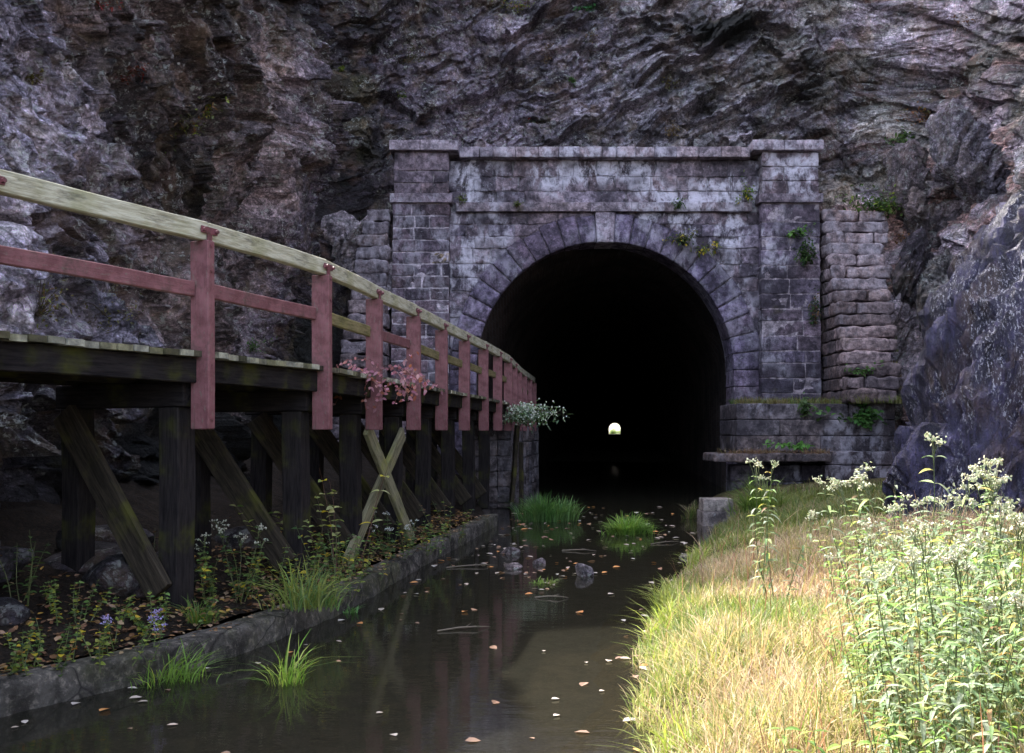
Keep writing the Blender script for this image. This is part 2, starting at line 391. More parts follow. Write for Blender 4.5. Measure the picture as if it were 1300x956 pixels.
# frieze
fb = NB(); z = 8.17; mo = MB()
for z1 in (8.52, 8.93, 9.39):
    xs = split(PXL[1]-.05, PXR[0]+.05, .85)
    for i in range(len(xs)-1):
        fb.block(xs[i]+.006, xs[i+1]-.006, YP+.03, YP+.3, z+.006, z1-.006, stone_col((.20, .175, .19), .45), .02, .04)
    z = z1
fb.build('frieze', M_ASH, portal)
mo.box((PXL[1], YP+.08, 7.92), (PXR[0], YP+.9, 9.38), (.2, .19, .2)); mo.build('frieze_core', M_MORT, portal)
cb = NB()
xs = split(PXL[1]+.16, PXR[0]-.2, 1.5, .25)
for i in range(len(xs)-1): cb.block(xs[i]+.004, xs[i+1]-.004, YP-.17, YP+.3, 7.91, 8.165, stone_col((.19, .175, .19), .15), .018, .008)
cb.build('string_course', M_COPE, portal)
cb = NB()
xs = split(PXL[1]+.26, PXR[0]-.27, .52, .3)
for i in range(len(xs)-1): cb.block(xs[i]+.005, xs[i+1]-.005, YP-.3+R.uniform(-.01, .01), YP+1.0, 9.395, 9.68+R.uniform(-.012, .012), stone_col((.27, .25, .27), .22), .02, .008, faces='fxXzZ')
cb.build('coping', M_COPE, portal)
# arch ring
rb = NB(); NVS = 25
def voussoir(nb, th0, th1, r0, r1, yf, col, sd):
    a = np.array([0, .015, .05, .2, .4, .6, .8, .95, .985, 1.]); A, B = np.meshgrid(a, a, indexing='ij')
    th = th0+(th1-th0)*A; rr = r0+(r1-r0)*B
    e = np.minimum(np.minimum(A, 1-A)*(th1-th0)*4, np.minimum(B, 1-B)*(r1-r0))
    X = XC+rr*np.cos(th); Z = ZC+rr*np.sin(th)
    w = -.05*np.exp(-e/.02)+.012*fbm(X*4+sd, Z*4, None, 3, 3)
    nb.grid(np.stack([X, yf-w, Z], -1), col)
    for fix, ax in ((0, 0), (1, 0), (0, 1), (1, 1)):       # sides and soffit
        tt = a; d = np.array([0, .3, .6, 1.])*1.0
        T, D = np.meshgrid(tt, d, indexing='ij')
        if ax == 0: th_ = np.full_like(T, th0+(th1-th0)*fix); r_ = r0+(r1-r0)*T
        else: th_ = th0+(th1-th0)*T; r_ = np.full_like(T, r0+(r1-r0)*fix)
        X = XC+r_*np.cos(th_); Z = ZC+r_*np.sin(th_)
        G = np.stack([X, yf+.033+D, Z], -1)
        nb.grid(G if (fix+ax) % 2 else G[:, ::-1], col)
dth = math.pi/NVS
for i in range(NVS):
    if i == NVS//2: continue
    g = .0034
    voussoir(rb, i*dth+g, (i+1)*dth-g, RI, RO+R.uniform(-.05, .05), YP-.06+R.uniform(-.008, .008), stone_col((.15, .13, .165), .25), i)
for side in (-1, 1):
    z = ZC
    while z > -.3:
        z1 = z-R.choice([.42, .46, .5])
        a, b = (XC-RO, XC-RI) if side < 0 else (XC+RI, XC+RO)
        rb.block(a+.004, b-.004 if side > 0 else b, YP-.06, YP+1.0, z1+.006, z-.006, stone_col((.14, .12, .15), .25), .02, .012)
        z = z1
rb.build('arch_ring', M_RING, portal)
ak = NB(); tt = np.linspace(-.02, math.pi+.02, 49)
for r_a, r_b, y_a, y_b in ((RI+.04, RO-.04, YP+.02, YP+.02), (RI+.04, RI+.04, YP+.02, YP+1.2)):
    ak.grid(np.stack([np.stack([XC+r_a*np.cos(tt), 0*tt+y_a, ZC+r_a*np.sin(tt)], -1), np.stack([XC+r_b*np.cos(tt), 0*tt+y_b, ZC+r_b*np.sin(tt)], -1)], 1), (.2, .18, .2))
ak.build('arch_core', M_MORT, portal)
kb = NB(); i = NVS//2; voussoir(kb, i*dth-.002, (i+1)*dth+.002, RI-.03, RO+.1, YP-.12, (.27, .25, .28), 77)
kb.build('keystone', M_COPE, portal)
# pilasters
for k, (a, b) in enumerate((PXL, PXR)):
    pb = NB(); z = -.3; row = 0; yf = YP-.36; pc = MB()
    while z < 8.09:
        h = .335 if k == 0 else R.choice([.33, .37, .42]); z1 = min(8.09, z+h)
        if 8.09-z1 < .2: z1 = 8.09
        bat = (8.1-z)*(.012 if k == 0 else .008)
        cuts = split(a-bat*(k == 0), b+bat*(k == 1), (.55 if row % 2 else .8) if k == 0 else 1.0, .4)
        for i in range(len(cuts)-1):
            base = (.125, .10, .115) if k == 0 else (.15, .13, .16)
            if k == 0 and row == 20 and i == len(cuts)-2: base = (.35, .27, .15)
            pb.block(cuts[i]+.014, cuts[i+1]-.014, yf-bat+R.uniform(-.012, .012), YP+.5, z+.014, z1-.014, stone_col(base, .4), .022, .024)
        pc.box((cuts[0]+.03, yf-bat+.018, z-.001), (cuts[-1]-.03, YP+.5, z1), (.42, .39, .41) if k == 0 else (.3, .27, .28))
        z = z1; row += 1
    z = 8.35
    for z1 in ((8.66, 9.0, 9.53) if k == 0 else (8.72, 9.12, 9.53)):
        cuts = split(a+.03, b-.03, .85, .3)
        for i in range(len(cuts)-1): pb.block(cuts[i]+.008, cuts[i+1]-.008, yf+.02, YP+.9, z+.008, z1-.008, stone_col((.19, .155, .165), .3), .03, .03)
        z = z1
    pil = pb.build('pilaster', M_ASH if k else M_PIER, portal)
    pil['label'] = 'dark narrow coursed left pilaster with pale mortar joints' if k == 0 else 'broad grey purple right pilaster with rust streak at its joint'
    pc.box((a+.05, yf+.075, 8.1), (b-.05, YP+.9, 9.5), (.3, .28, .28)); pc.build('pilaster_core', M_JOINT, pil)
    c = NB(); c.block(a-.07, b+.07, yf-.1, YP+.3, 8.095, 8.35, (.19, .17, .19), .02, .01); c.build('moulding', M_COPE, pil)
    c = NB(); xx = (a-.07, b+.23) if k == 0 else (a-.26, b+.06)
    mx = xx[0]*.55+xx[1]*.45
    c.block(xx[0], mx-.003, yf-.16, YP+1.0, 9.53, 9.81, (.26, .24, .26), .02, .01); c.block(mx+.003, xx[1], yf-.16, YP+1.0, 9.53, 9.81, (.3, .28, .3), .02, .01)
    c.build('pilaster_cap', M_COPE, pil)
# bore
TL = 600; ys = np.concatenate([np.linspace(YP+.03, YP+20, 24), np.linspace(YP+25, YP+TL, 60)])
ang = np.linspace(0, math.pi, 33)
prof = [(RI+.02, -.4), (RI+.02, 1.2), (RI+.02, 2.4)]+[((RI+.02)*math.cos(t), (RI+.02)*math.sin(t)+ZC) for t in ang]+[(-RI-.02, 2.4), (-RI-.02, 1.2), (-RI-.02, -.4)]
G = np.array([[(XC+(y-YP)*TUN+p[0], y, p[1]) for p in prof] for y in ys]); nb = NB(); nb.grid(G, (1, 1, 1)); nb.build('tunnel_lining', M_BRICK, portal)

# ------------------------------------------------------------------ stepped wing walls, retaining wall, ledge
def wing(name, label, xl, xr, zb, zt, yb, yt, n, base, mat=M_STEP):
    nb = NB(); h = (zt-zb)/n
    for i in range(n):
        t = i/(n-1); x0, x1 = xl(t), xr(t); y0 = yb+(yt-yb)*t; z0 = zb+i*h
        xs = split(x0, x1, .8, .5) if R.random() < .6 else [x0, x1]
        for q in range(len(xs)-1):
            yc = y0+R.uniform(.45, .8); side_ = .0 if q else .03
            nb.block(xs[q]+.006, xs[q+1]-.006, y0+R.uniform(-.05, .03), yc, z0+.012, z0+h-.012, stone_col(base, .35), .07, .05, .08)
            while yc < 28.3:
                y2_ = yc+R.uniform(.6, 1.); e_ = R.uniform(.0, .04)
                nb.block(xs[q]+.006+(e_ if q == 0 else 0), xs[q+1]-.006-(e_ if q else 0), yc+.008, y2_, z0+.012, z0+h-.012, stone_col(tuple(v*.62 for v in base), .3), .04, .03, .1, faces='fxXZ'); yc = y2_  # rear stones darker: side-face shading put into their colour so the edge reads
    o = nb.build(name, mat); return tag(o, label, 'wing wall')
wing('stepped_wing_wall', 'stepped rough stone wing wall climbing beside the right pilaster, with grassy lower courses',
     lambda t: 8.64+.02*t, lambda t: 9.92+.45*t+R.uniform(-.12, .12), 2.49, 7.95, 25.45, 27.75, 16, (.24, .195, .195))
wing('stepped_wing_wall', 'dark rounded stepped stone wing wall between the left cliff and the left pilaster',
     lambda t: -4.95+.8*t+R.uniform(-.1, .1), lambda t: -3.42+R.uniform(-.03, .03), .4, 8.0, 25.7, 27.8, 20, (.19, .165, .175))
def courses(name, label, cat, x0, x1, yf, yb, z0, z1, h, avg, base, mat=M_STEP, amp=.02, extra=None, r=.025):
    nb = NB(); z = z0; n = max(1, round((z1-z0)/h)); h = (z1-z0)/n
    for i in range(n):
        xs = split(x0, x1, avg, .4)
        for q in range(len(xs)-1): nb.block(xs[q]+.005, xs[q+1]-.005, yf+R.uniform(-.02, .02), yb, z+.006, z+h-.006, stone_col(base, .25), r, amp)
        z += h
    if extra: extra(nb)
    return tag(nb.build(name, mat), label, cat)
def low(nb):
    z = -.3
    for h in (.38, .4, .42, .35):
        xs = split(7.95, 10.4, .9, .3)
        for q in range(len(xs)-1): nb.block(xs[q]+.005, xs[q+1]-.005, 25.3, 26.05, z+.006, z+h-.006, stone_col((.11, .095, .10), .25), .025, .02)
        xs = split(5.6, 7.95, .8, .3)
        if z < .8:
            for q in range(len(xs)-1): nb.block(xs[q]+.005, xs[q+1]-.005, 25.45, 26.05, z+.006, z+h-.006, stone_col((.085, .075, .085), .25), .025, .02)
        z += h
courses('retaining_wall', 'low grey block retaining wall with grassy top right of the arch foot', 'wall', 5.85, 10.0, 25.95, 28.1, 1.22, 2.49, .42, .95, (.16, .145, .14), M_ASH, .012, low)
lb = NB()
for a, b in ((5.0, 5.9), (5.9, 6.8), (6.8, 7.95)): lb.block(a+.004, b-.004, 24.75, 26.1, 1.0, 1.2, stone_col((.12, .10, .095), .15), .03, .02)
tag(lb.build('stone_ledge', M_STEP), 'thin overhanging dark stone ledge below the low block wall beside the arch', 'ledge')
nb = NB(); nb.block(3.56, 4.12, 18.5, 19.0, .27, .5, (.30, .29, .25), .02, .01); nb.block(3.54, 4.16, 18.46, 19.05, -.2, .265, (.2, .19, .17), .02, .01)
tag(nb.build('stone_block', M_COPE), 'pale squared stone block standing in shallow water below the ledge', 'stone block')

# pier and wall carrying the towpath into the bore
RAILPTS = [(-6.1, 1.4), (-5.05, 3.1), (-4.17, 4.8), (-3.42, 6.5), (-2.52, 8.2), (-1.875, 10.0), (-1.60, 11.8), (-1.31, 13.6), (-1.06, 15.45), (-.79, 17.25), (-.51, 19.1), (-.265, 20.9), (-.054, 22.75), (.078, 24.6), (.209, 26.45), (.37, 28.3), (.56, 30.15), (.73, 32.0)]
nb = NB(); z = -.3
while z < 2.0:
    for q in range(3):
        x0 = -1.0+.33*q; nb.block(x0, x0+.325, 23.5+R.uniform(-.03, .03), 24.4, z+.006, z+.36, stone_col((.10, .09, .09), .3), .03, .03)
    z += .37
tag(nb.build('stone_pier', M_STEP), 'dark coursed stone pier under the far end of the boardwalk', 'pier')
nb = NB(); z = -.3
while z < 1.9:
    for k in range(10):
        y = 24.5+k*1.0; x = .0+(y-24.5)*.1; nb.block(x-.5, x+.0, y, y+.99, z+.006, z+.43, stone_col((.08, .07, .07), .3), .03, .02, faces='fxXZ')
    z += .44
tag(nb.build('towpath_wall', M_STEP), 'dark stone towpath wall running into the tunnel under the railing', 'wall')

# ------------------------------------------------------------------ kerb
KP = [(-6.9, .5), (-5.9, 2.0), (-5.0, 3.3), (-4.1, 4.7), (-3.2, 6.0), (-2.5, 7.03), (-2.1, 7.85), (-1.93, 8.5), (-1.62, 9.6), (-1.42, 11.), (-1.22, 12.5), (-.95, 14.2), (-.6, 16.4), (-.27, 18.6)]
def polyl(pts, step):
    out = []
    for (a, b), (c, d) in zip(pts[:-1], pts[1:]):
        n = max(1, int(math.hypot(c-a, d-b)/step))
        for i in range(n): t = i/n; out.append((a+(c-a)*t, b+(d-b)*t))
    return out+[pts[-1]]
kp = np.array(polyl(KP, .06)); 
for _ in range(20): kp[1:-1] = (kp[:-2]+kp[2:]+2*kp[1:-1])/4
tn = np.gradient(kp, axis=0); tn /= np.linalg.norm(tn, axis=1)[:, None]; nr = np.stack([-tn[:, 1], tn[:, 0]], 1)   # to the left
pr = [(0, -.5), (0, -.2), (.0, -.02), (.0, .08), (.0, .16), (.004, .2), (.012, .232), (.03, .25), (.08, .253), (.16, .255), (.24, .255), (.30, .252), (.335, .24), (.345, .2), (.345, -.1)]
G = np.zeros((len(kp), len(pr), 3))
for j, (o, z) in enumerate(pr): G[:, j, :2] = kp+nr*o*.8; G[:, j, 2] = z-.045
N_ = fbm(G[..., 0]*6, G[..., 1]*6, G[..., 2]*6, 4, 31); G[..., :2] += (nr[:, None, :]*N_[..., None]*-.022); G[..., 2] += N_*.014
s_ = np.cumsum(np.r_[0, np.linalg.norm(np.diff(kp, axis=0), axis=1)])
for j in np.arange(0, s_[-1], 1.9):    # joints between the cast lengths
    G[np.abs(s_-j) < .035, :, 2] -= .012; G[np.abs(s_-j) < .035, :6, :2] += nr[np.abs(s_-j) < .035][:, None, :]*.012
nb = NB(); nb.grid(G[:, ::-1], (1, 1, 1)); cap = np.stack([G[-1], G[-1]*[1, 1, 0]+[0, .01, -.4]], 0); nb.grid(cap, (1, 1, 1))
tag(nb.build('canal_kerb', M_CONC), 'low mossy concrete kerb curving along the left edge of the canal under the boardwalk', 'kerb')

# ------------------------------------------------------------------ cliff
CP = [(-13, -22), (-11, -8), (-9.6, -1), (-7.6, 3.6), (-6.0, 6.8), (-5.25, 9.3), (-4.95, 12.5), (-4.9, 16), (-5.0, 20), (-5.3, 24), (-5.4, 27), (-4.7, 29.2), (-2.8, 29.9), (1, 30.2), (5, 30.1), (8.3, 29.6), (10.3, 28.6), (11.2, 26.6), (11.3, 24), (11.0, 20), (10.6, 15), (10.4, 9), (10.8, 2), (12, -8), (14, -22)]
cp = np.array(polyl(CP, .05))
for _ in range(160): cp[1:-1] = (cp[:-2]+cp[2:]+2*cp[1:-1])/4
dist = np.hypot(cp[:, 0], cp[:, 1]); want = np.clip(dist*.00155, .016, .05)
want = np.where(cp[:, 1] < 5.5, .3, want); want = np.where((cp[:, 0] > 8) & (cp[:, 1] < 19), .15, want)
sl = np.r_[0, np.cumsum(np.linalg.norm(np.diff(cp, axis=0), axis=1))]
cnt = np.r_[0, np.cumsum(np.diff(sl)/((want[1:]+want[:-1])/2))]
NS = int(cnt[-1]); u = np.interp(np.arange(NS), cnt, np.arange(len(cp)))
bx = np.interp(u, np.arange(len(cp)), cp[:, 0]); by = np.interp(u, np.arange(len(cp)), cp[:, 1]); S = np.interp(u, np.arange(len(cp)), sl)
tx, ty = np.gradient(bx, S), np.gradient(by, S); L_ = np.hypot(tx, ty); nx, ny = ty/L_, -tx/L_     # towards the canal
def shadow_skyline(x, y):  # unseen rim heights shaped to shade boardwalk and outcrop, bank left sunlit
    left = np.interp(y, [-22, 0, 8, 12, 13, 15, 16.5, 18, 20, 25, 27, 29, 31], [6, 7, 8.0, 9.3, 10.0, 10.8, 11.2, 12.4, 14.6, 20, 24, 33, 38])
    right = np.interp(y, [-22, 0, 8, 14, 20, 26, 31], [7, 10, 13, 17, 24, 33, 37])
    w = sm(-4, 8, x); return left*(1-w)+right*w
HT = shadow_skyline(bx, by)+.5*fbm(S*.45, S*0, None, 4, 77)
NR1 = 400; zt = np.minimum(HT*.98, 16.6)
v1 = np.linspace(0, 1, NR1); v2 = np.linspace(0, 1, 22)[1:]
Z = np.concatenate([(-.4+(zt[:, None]+.4)*v1[None]), zt[:, None]+(HT-zt)[:, None]*v2[None]], 1)
Sg = np.repeat(S[:, None], Z.shape[1], 1)
BX, BY = bx[:, None], by[:, None]
wb = sm(29.0, 29.7, BY+0*Z)*1.; wl = 1-sm(-5, -3, BX+0*Z); wr = sm(8, 10.8, BX+0*Z); 
def field(th, seed, asp=1.6, k=1.):
    c, s = math.cos(th), math.sin(th); wx = Sg+.16*fbm(Sg*.35, Z*.35, None, 2, seed+3)+.03*fbm(Sg*4, Z*4, None, 2, seed+8); wz = Z+.16*fbm(Sg*.35+9, Z*.35, None, 2, seed+4)+.03*fbm(Sg*4+5, Z*4, None, 2, seed+9)
    a, b = wx*c+wz*s, -wx*s+wz*c
    d1, e1 = cells(a/(1.5*asp)/k, b/1.5/k, seed, .9); d2, e2 = cells(a/(.55*asp)/k, b/.55/k, seed+20, 1.); d3, e3 = cells(a/(.2*asp)/k, b/.2/k, seed+40, 1.)
    st = vnoise(a*.25, b*2.4, None, seed+60)+.6*vnoise(a*.7, b*6, None, seed+61)
    ph = b/(1.25*k)+.2*fbm(Sg*.22+seed, Z*.22, None, 2, seed+80)+.55*d1; fr = ph-np.floor(ph); lay = _h(np.floor(ph), np.floor(ph)*0+3, np.floor(ph)*0, seed+81)
    ph2 = b/(.42*k)+.15*fbm(Sg*.7+seed, Z*.7, None, 2, seed+83)+.6*d2+.4*d1; fr2 = ph2-np.floor(ph2)
    m1 = sm(-.35, .35, fbm(Sg*.25, Z*.25, None, 2, seed+85)+lay-.4); m2 = sm(-.2, .4, fbm(Sg*.5, Z*.5, None, 2, seed+86))
    return .36*(1-fr)*m1*np.minimum(1, fr/.04)+.15*(1-fr2)*m2*np.minimum(1, fr2/.08)+.36*d1+.22*d2*(.5+.8*sm(-.3, .5, vnoise(Sg*.3, Z*.3, None, seed+5)))+.10*d3+.03*st-.06*np.exp(-e1/.02)-.02*np.exp(-e2/.03)
sL = S[np.argmin(np.hypot(bx+5, by-28.5))]; sR = S[np.argmin(np.hypot(bx-10, by-29))]
wA = (1-sm(sL-1.5, sL+1, Sg)); wC = sm(sR-1.5, sR+1.5, Sg); wB = 1-wA-wC
D = wA*field(-.42, 101, 1.5)+wB*field(.5, 202, 1.7)+wC*field(-.85, 303, 2.3, 1.5)*1.15
D += .45*fbm(Sg*.16, Z*.2, None, 2, 5)+.06*fbm(Sg*2.2, Z*2.6, None, 3, 9)+.03*fbm(Sg*9, Z*10, None, 3, 19)
# overhanging nose of the left cliff over the wing wall, recess at the inner corner
px_ = 650+BX/np.maximum(BY, 1)*F
D += 1.25*np.exp(-((Sg-(sL-4.0))/1.5)**2)*sm(5.2, 7.5, Z)-.9*np.exp(-((Sg-(sL-.6))/1.3)**2)*sm(6.5, 8.5, Z) - .5*np.exp(-((Sg-(sL-2.4))/1.3)**2)*sm(3, 4, Z)*(1-sm(6.2, 7.2, Z))
D += .5*wC*np.exp(-((Z-6.5)/2.5)**2)
lean = wA*.10*np.maximum(Z, 0)+wB*(.30*np.maximum(Z-9.4, 0))+wC*(.26*np.maximum(Z-2, 0))
def ledge(x0, z0, x1, z1, amp, fall=.9):
    L = math.hypot(x1-x0, z1-z0); ux, uz = (x1-x0)/L, (z1-z0)/L; w_ = .12*fbm(Sg*1.4, Z*1.4, None, 3, int(x0*10)+70)
    t_ = (BX-x0)*ux+(Z-z0)*uz; h = -(BX-x0)*uz+(Z-z0)*ux+w_
    return amp*wB*np.exp(-np.maximum(h, 0)/fall)*sm(-.02, .02, h)*sm(-.3, .5, t_)*(1-sm(L-.4, L+.5, t_))-.35*amp*wB*np.exp(-np.maximum(-h, 0)/.35)*(h < 0)*sm(-.3, .5, t_)*(1-sm(L-.4, L+.5, t_))
D += ledge(4.2, 12.5, 7.7, 14.6, .55)+ledge(-1.6, 11.7, .3, 12.8, .6, .6)+ledge(2.6, 11.0, 4.4, 12.2, .3, .5)+ledge(5.2, 10.8, 7.6, 12.1, .3, .5)+ledge(-.5, 13.4, 2.5, 15.0, .4)+ledge(.8, 10.3, 2.2, 11.3, .3, .4)+ledge(8, 11.6, 10.5, 13.6, .35)
D = D-lean
mk_ = sm(18, 21, BY)*(1-sm(7.2, 8.4, Z))*wA; D = D*(1-mk_)+np.minimum(D, .12+.25*(D-.12))*mk_
D = np.where((Sg > sL+1.0) & (Sg < sR-1.) & (Z < 9.9), np.minimum(D, .35), D)
X = BX+nx[:, None]*D; Y = BY+ny[:, None]*D; ZZ = Z+.12*fbm(Sg*1.3+50, Z*1.3, None, 2, 66)*sm(0, .5, Z)
V = np.stack([X, Y, ZZ], -1)
# ground above the rim
rim = V[:, -1:, :]; outs = []
for k, (o, dz) in enumerate(((1.2, .5), (4, 1.6), (12, 4.5), (45, 13), (140, 20))):
    r = rim.copy(); r[..., 0] -= nx[:, None]*o; r[..., 1] -= ny[:, None]*o
    r[..., 2] += dz*np.interp(by, [-20, 14, 28], [.5, .5, .9])[:, None]; outs.append(r)
V = np.concatenate([V]+outs, 1)
# rock colour by place, with shade below deck level painted in
def pad(a): return np.concatenate([a]+[a[:, -1:]]*5, 1)
Sg2, Z2 = pad(Sg), np.concatenate([Z]+[Z[:, -1:]]*5, 1)
A0, C0 = pad(wA), pad(wC)
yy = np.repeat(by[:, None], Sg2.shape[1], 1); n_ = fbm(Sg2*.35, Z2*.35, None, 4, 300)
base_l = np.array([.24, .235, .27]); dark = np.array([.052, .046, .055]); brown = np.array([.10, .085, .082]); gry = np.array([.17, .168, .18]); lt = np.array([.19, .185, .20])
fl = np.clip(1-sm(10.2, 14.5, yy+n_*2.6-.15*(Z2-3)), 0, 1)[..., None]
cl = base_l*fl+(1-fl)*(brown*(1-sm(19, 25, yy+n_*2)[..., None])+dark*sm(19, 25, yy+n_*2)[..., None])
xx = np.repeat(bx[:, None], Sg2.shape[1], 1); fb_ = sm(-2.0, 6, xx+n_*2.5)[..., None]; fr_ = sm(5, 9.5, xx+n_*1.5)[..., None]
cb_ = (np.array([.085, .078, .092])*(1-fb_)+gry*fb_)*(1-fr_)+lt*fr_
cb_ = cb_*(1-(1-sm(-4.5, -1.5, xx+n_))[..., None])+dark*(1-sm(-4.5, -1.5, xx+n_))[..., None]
cr_ = np.array([.175, .155, .165])*(1+.5*n_[..., None])+0*lt
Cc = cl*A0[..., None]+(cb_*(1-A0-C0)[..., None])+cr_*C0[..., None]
n2_ = fbm(Sg2*1.5+7, Z2*1.5, None, 3, 310)[..., None]; n3_ = fbm(Sg2*.22+40, Z2*.5, None, 3, 330)[..., None]; ru_ = sm(.25, .6, fbm(Sg2*.9+11, Z2*.9, None, 4, 340))[..., None]*.6*sm(7, 10, xx)[..., None]; Cc = Cc*(1-ru_)+np.array([.17, .09, .055])*ru_; gr_ = sm(.2, .6, fbm(Sg2*.8+31, Z2*.8, None, 4, 350))[..., None]*.6*sm(4, 9, xx)[..., None]; Cc = Cc*(1-gr_)+np.array([.16, .17, .135])*gr_
kk_ = np.exp(-((Sg2-(sL-.6)+.6*n_)/2.7)**4)[..., None]; Cc = Cc*(1-.68*kk_); mo_ = kk_*sm(.0, .5, fbm(Sg2*.8+3, Z2*.5, None, 3, 360))[..., None]*sm(9, 11, Z2)[..., None]*.6; Cc = Cc*(1-mo_)+np.array([.05, .045, .02])*mo_  # rock darker towards the inner corner, mossy higher up
Cc = np.clip(Cc*(1+.55*n2_)*(1+.7*n3_)*1.8*np.array([1.02, 1.02, 1.0]), .014, .6); Cc = Cc*(1-(.88*(1-sm(1.9, 2.7, Z2+.3*n2_[..., 0]))*(A0 > .5))[..., None])  # cliff foot below deck level darkened: under-deck shade painted into its colour
idx = np.arange(V.shape[0]*V.shape[1]).reshape(V.shape[:2])
Q = np.stack([idx[:-1, :-1], idx[1:, :-1], idx[1:, 1:], idx[:-1, 1:]], -1).reshape(-1, 4)
Vf = V.reshape(-1, 3); cen = Vf[Q].mean(1)
inb = (np.abs(cen[:, 0]-(XC+(cen[:, 1]-YP)*TUN)) < 4.6) & (cen[:, 2] < 8.6) & (cen[:, 1] > 28)
Q = Q[~inb]
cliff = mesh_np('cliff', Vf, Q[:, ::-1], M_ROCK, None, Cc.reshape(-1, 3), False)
tag(cliff, 'tall fractured grey purple rock cut enclosing the canal on three sides', kind='structure')

# ------------------------------------------------------------------ ground sheets
def grid_obj(name, xs, ys, zf, mat, kind='structure', smooth=True, label=None, xf=None):
    X, Y = np.meshgrid(xs, ys, indexing='ij')
    if xf is not None: X = xf(X, Y)
    Zz = zf(X, Y); nb = NB(); nb.grid(np.stack([X, Y, Zz], -1), (1, 1, 1))
    return tag(nb.build(name, mat, None, smooth), label, kind=kind)
grid_obj('ground', np.linspace(-900, 900, 5), np.linspace(-900, 1500, 5), lambda X, Y: X*0-.9, M_GROUND)
EDGE_Y = [-20, 0, 3, 5.4, 7, 9, 11.5, 14.5, 17.5, 20, 22, 24, 25.5, 27]
EDGE_X = [-.4, .15, .4, .75, .98, 1.33, 1.88, 2.75, 3.6, 4.35, 4.7, 4.9, 5.1, 5.3]
def edge(y): return np.interp(y, EDGE_Y, EDGE_X)+.10*vnoise(np.asarray(y)*1.3, np.asarray(y)*0, None, 5)
def bankz(x, y):
    d = x-edge(y)
    n = fbm(np.asarray(x)*.9, np.asarray(y)*.9, None, 3, 44)
    return np.where(d < 0, d*.35, .30*(1-np.exp(-np.maximum(d, 0)/.5))+.075*np.maximum(d, 0))+.05*n-.03
grid_obj('bank', np.r_[np.linspace(-.6, 6, 70), np.linspace(6.3, 13, 12)], np.r_[np.linspace(-15, 2, 18), np.linspace(2.2, 26.2, 150)], bankz, M_BANK, xf=lambda X, Y: X+edge(Y)*(1-sm(2, 8, X)))
grid_obj('canal_bed', np.linspace(-9, 9, 60), np.r_[np.linspace(-20, 2, 12), np.linspace(2.3, 60, 160), np.linspace(70, 640, 20)],
         lambda X, Y: -.16-.12*sm(7, 13, Y)+.035*fbm(X*.8, Y*.8, None, 4, 8)+.5*sm(45, 70, Y), M_BED, xf=lambda X, Y: X+np.maximum(Y-28, 0)*TUN)  # bed raised above water deep in the bore, added to hide exit reflection
nb = NB(); ys = np.r_[np.linspace(-20, 40, 60), np.linspace(50, 640, 30)]
G = np.array([[(x+max(y-28, 0)*TUN, y, 0) for x in np.linspace(-8, 8, 12)] for y in ys]); nb.grid(G[:, ::-1], (1, 1, 1))
tag(nb.build('water', M_WATER), kind='structure')
# soil behind the kerb up to the cliff foot
kx = np.interp; KY = kp[:, 1]; KX = kp[:, 0]
ysl = np.r_[np.linspace(.6, 4, 14), np.linspace(4.1, 18.6, 180), np.linspace(18.7, 29, 50)]; ts = np.linspace(0, 1, 50)
def soil_z(x, y):
    x0 = np.interp(y, np.r_[KY, 29], np.r_[KX, .2])-.25; d = np.maximum(x0-x, 0)
    return .165+.18*d+.05*d*d*.5+.10*fbm(x*1.1, y*1.1, None, 4, 90)*sm(0, .5, d)+.012*fbm(x*9, y*9, None, 2, 91)
Y2, T2 = np.meshgrid(ysl, ts, indexing='ij'); X0 = np.interp(Y2, np.r_[KY, 22, 29], np.r_[KX, -.6, -.5])-.2
X0 = X0-.18*(Y2 < 18.7); X2 = X0*(1-T2)+(X0-5.2)*T2
nb = NB(); nb.grid(np.stack([X2, Y2, soil_z(X2, Y2)], -1), (1, 1, 1)); tag(nb.build('towpath_ground', M_SOIL), kind='structure')

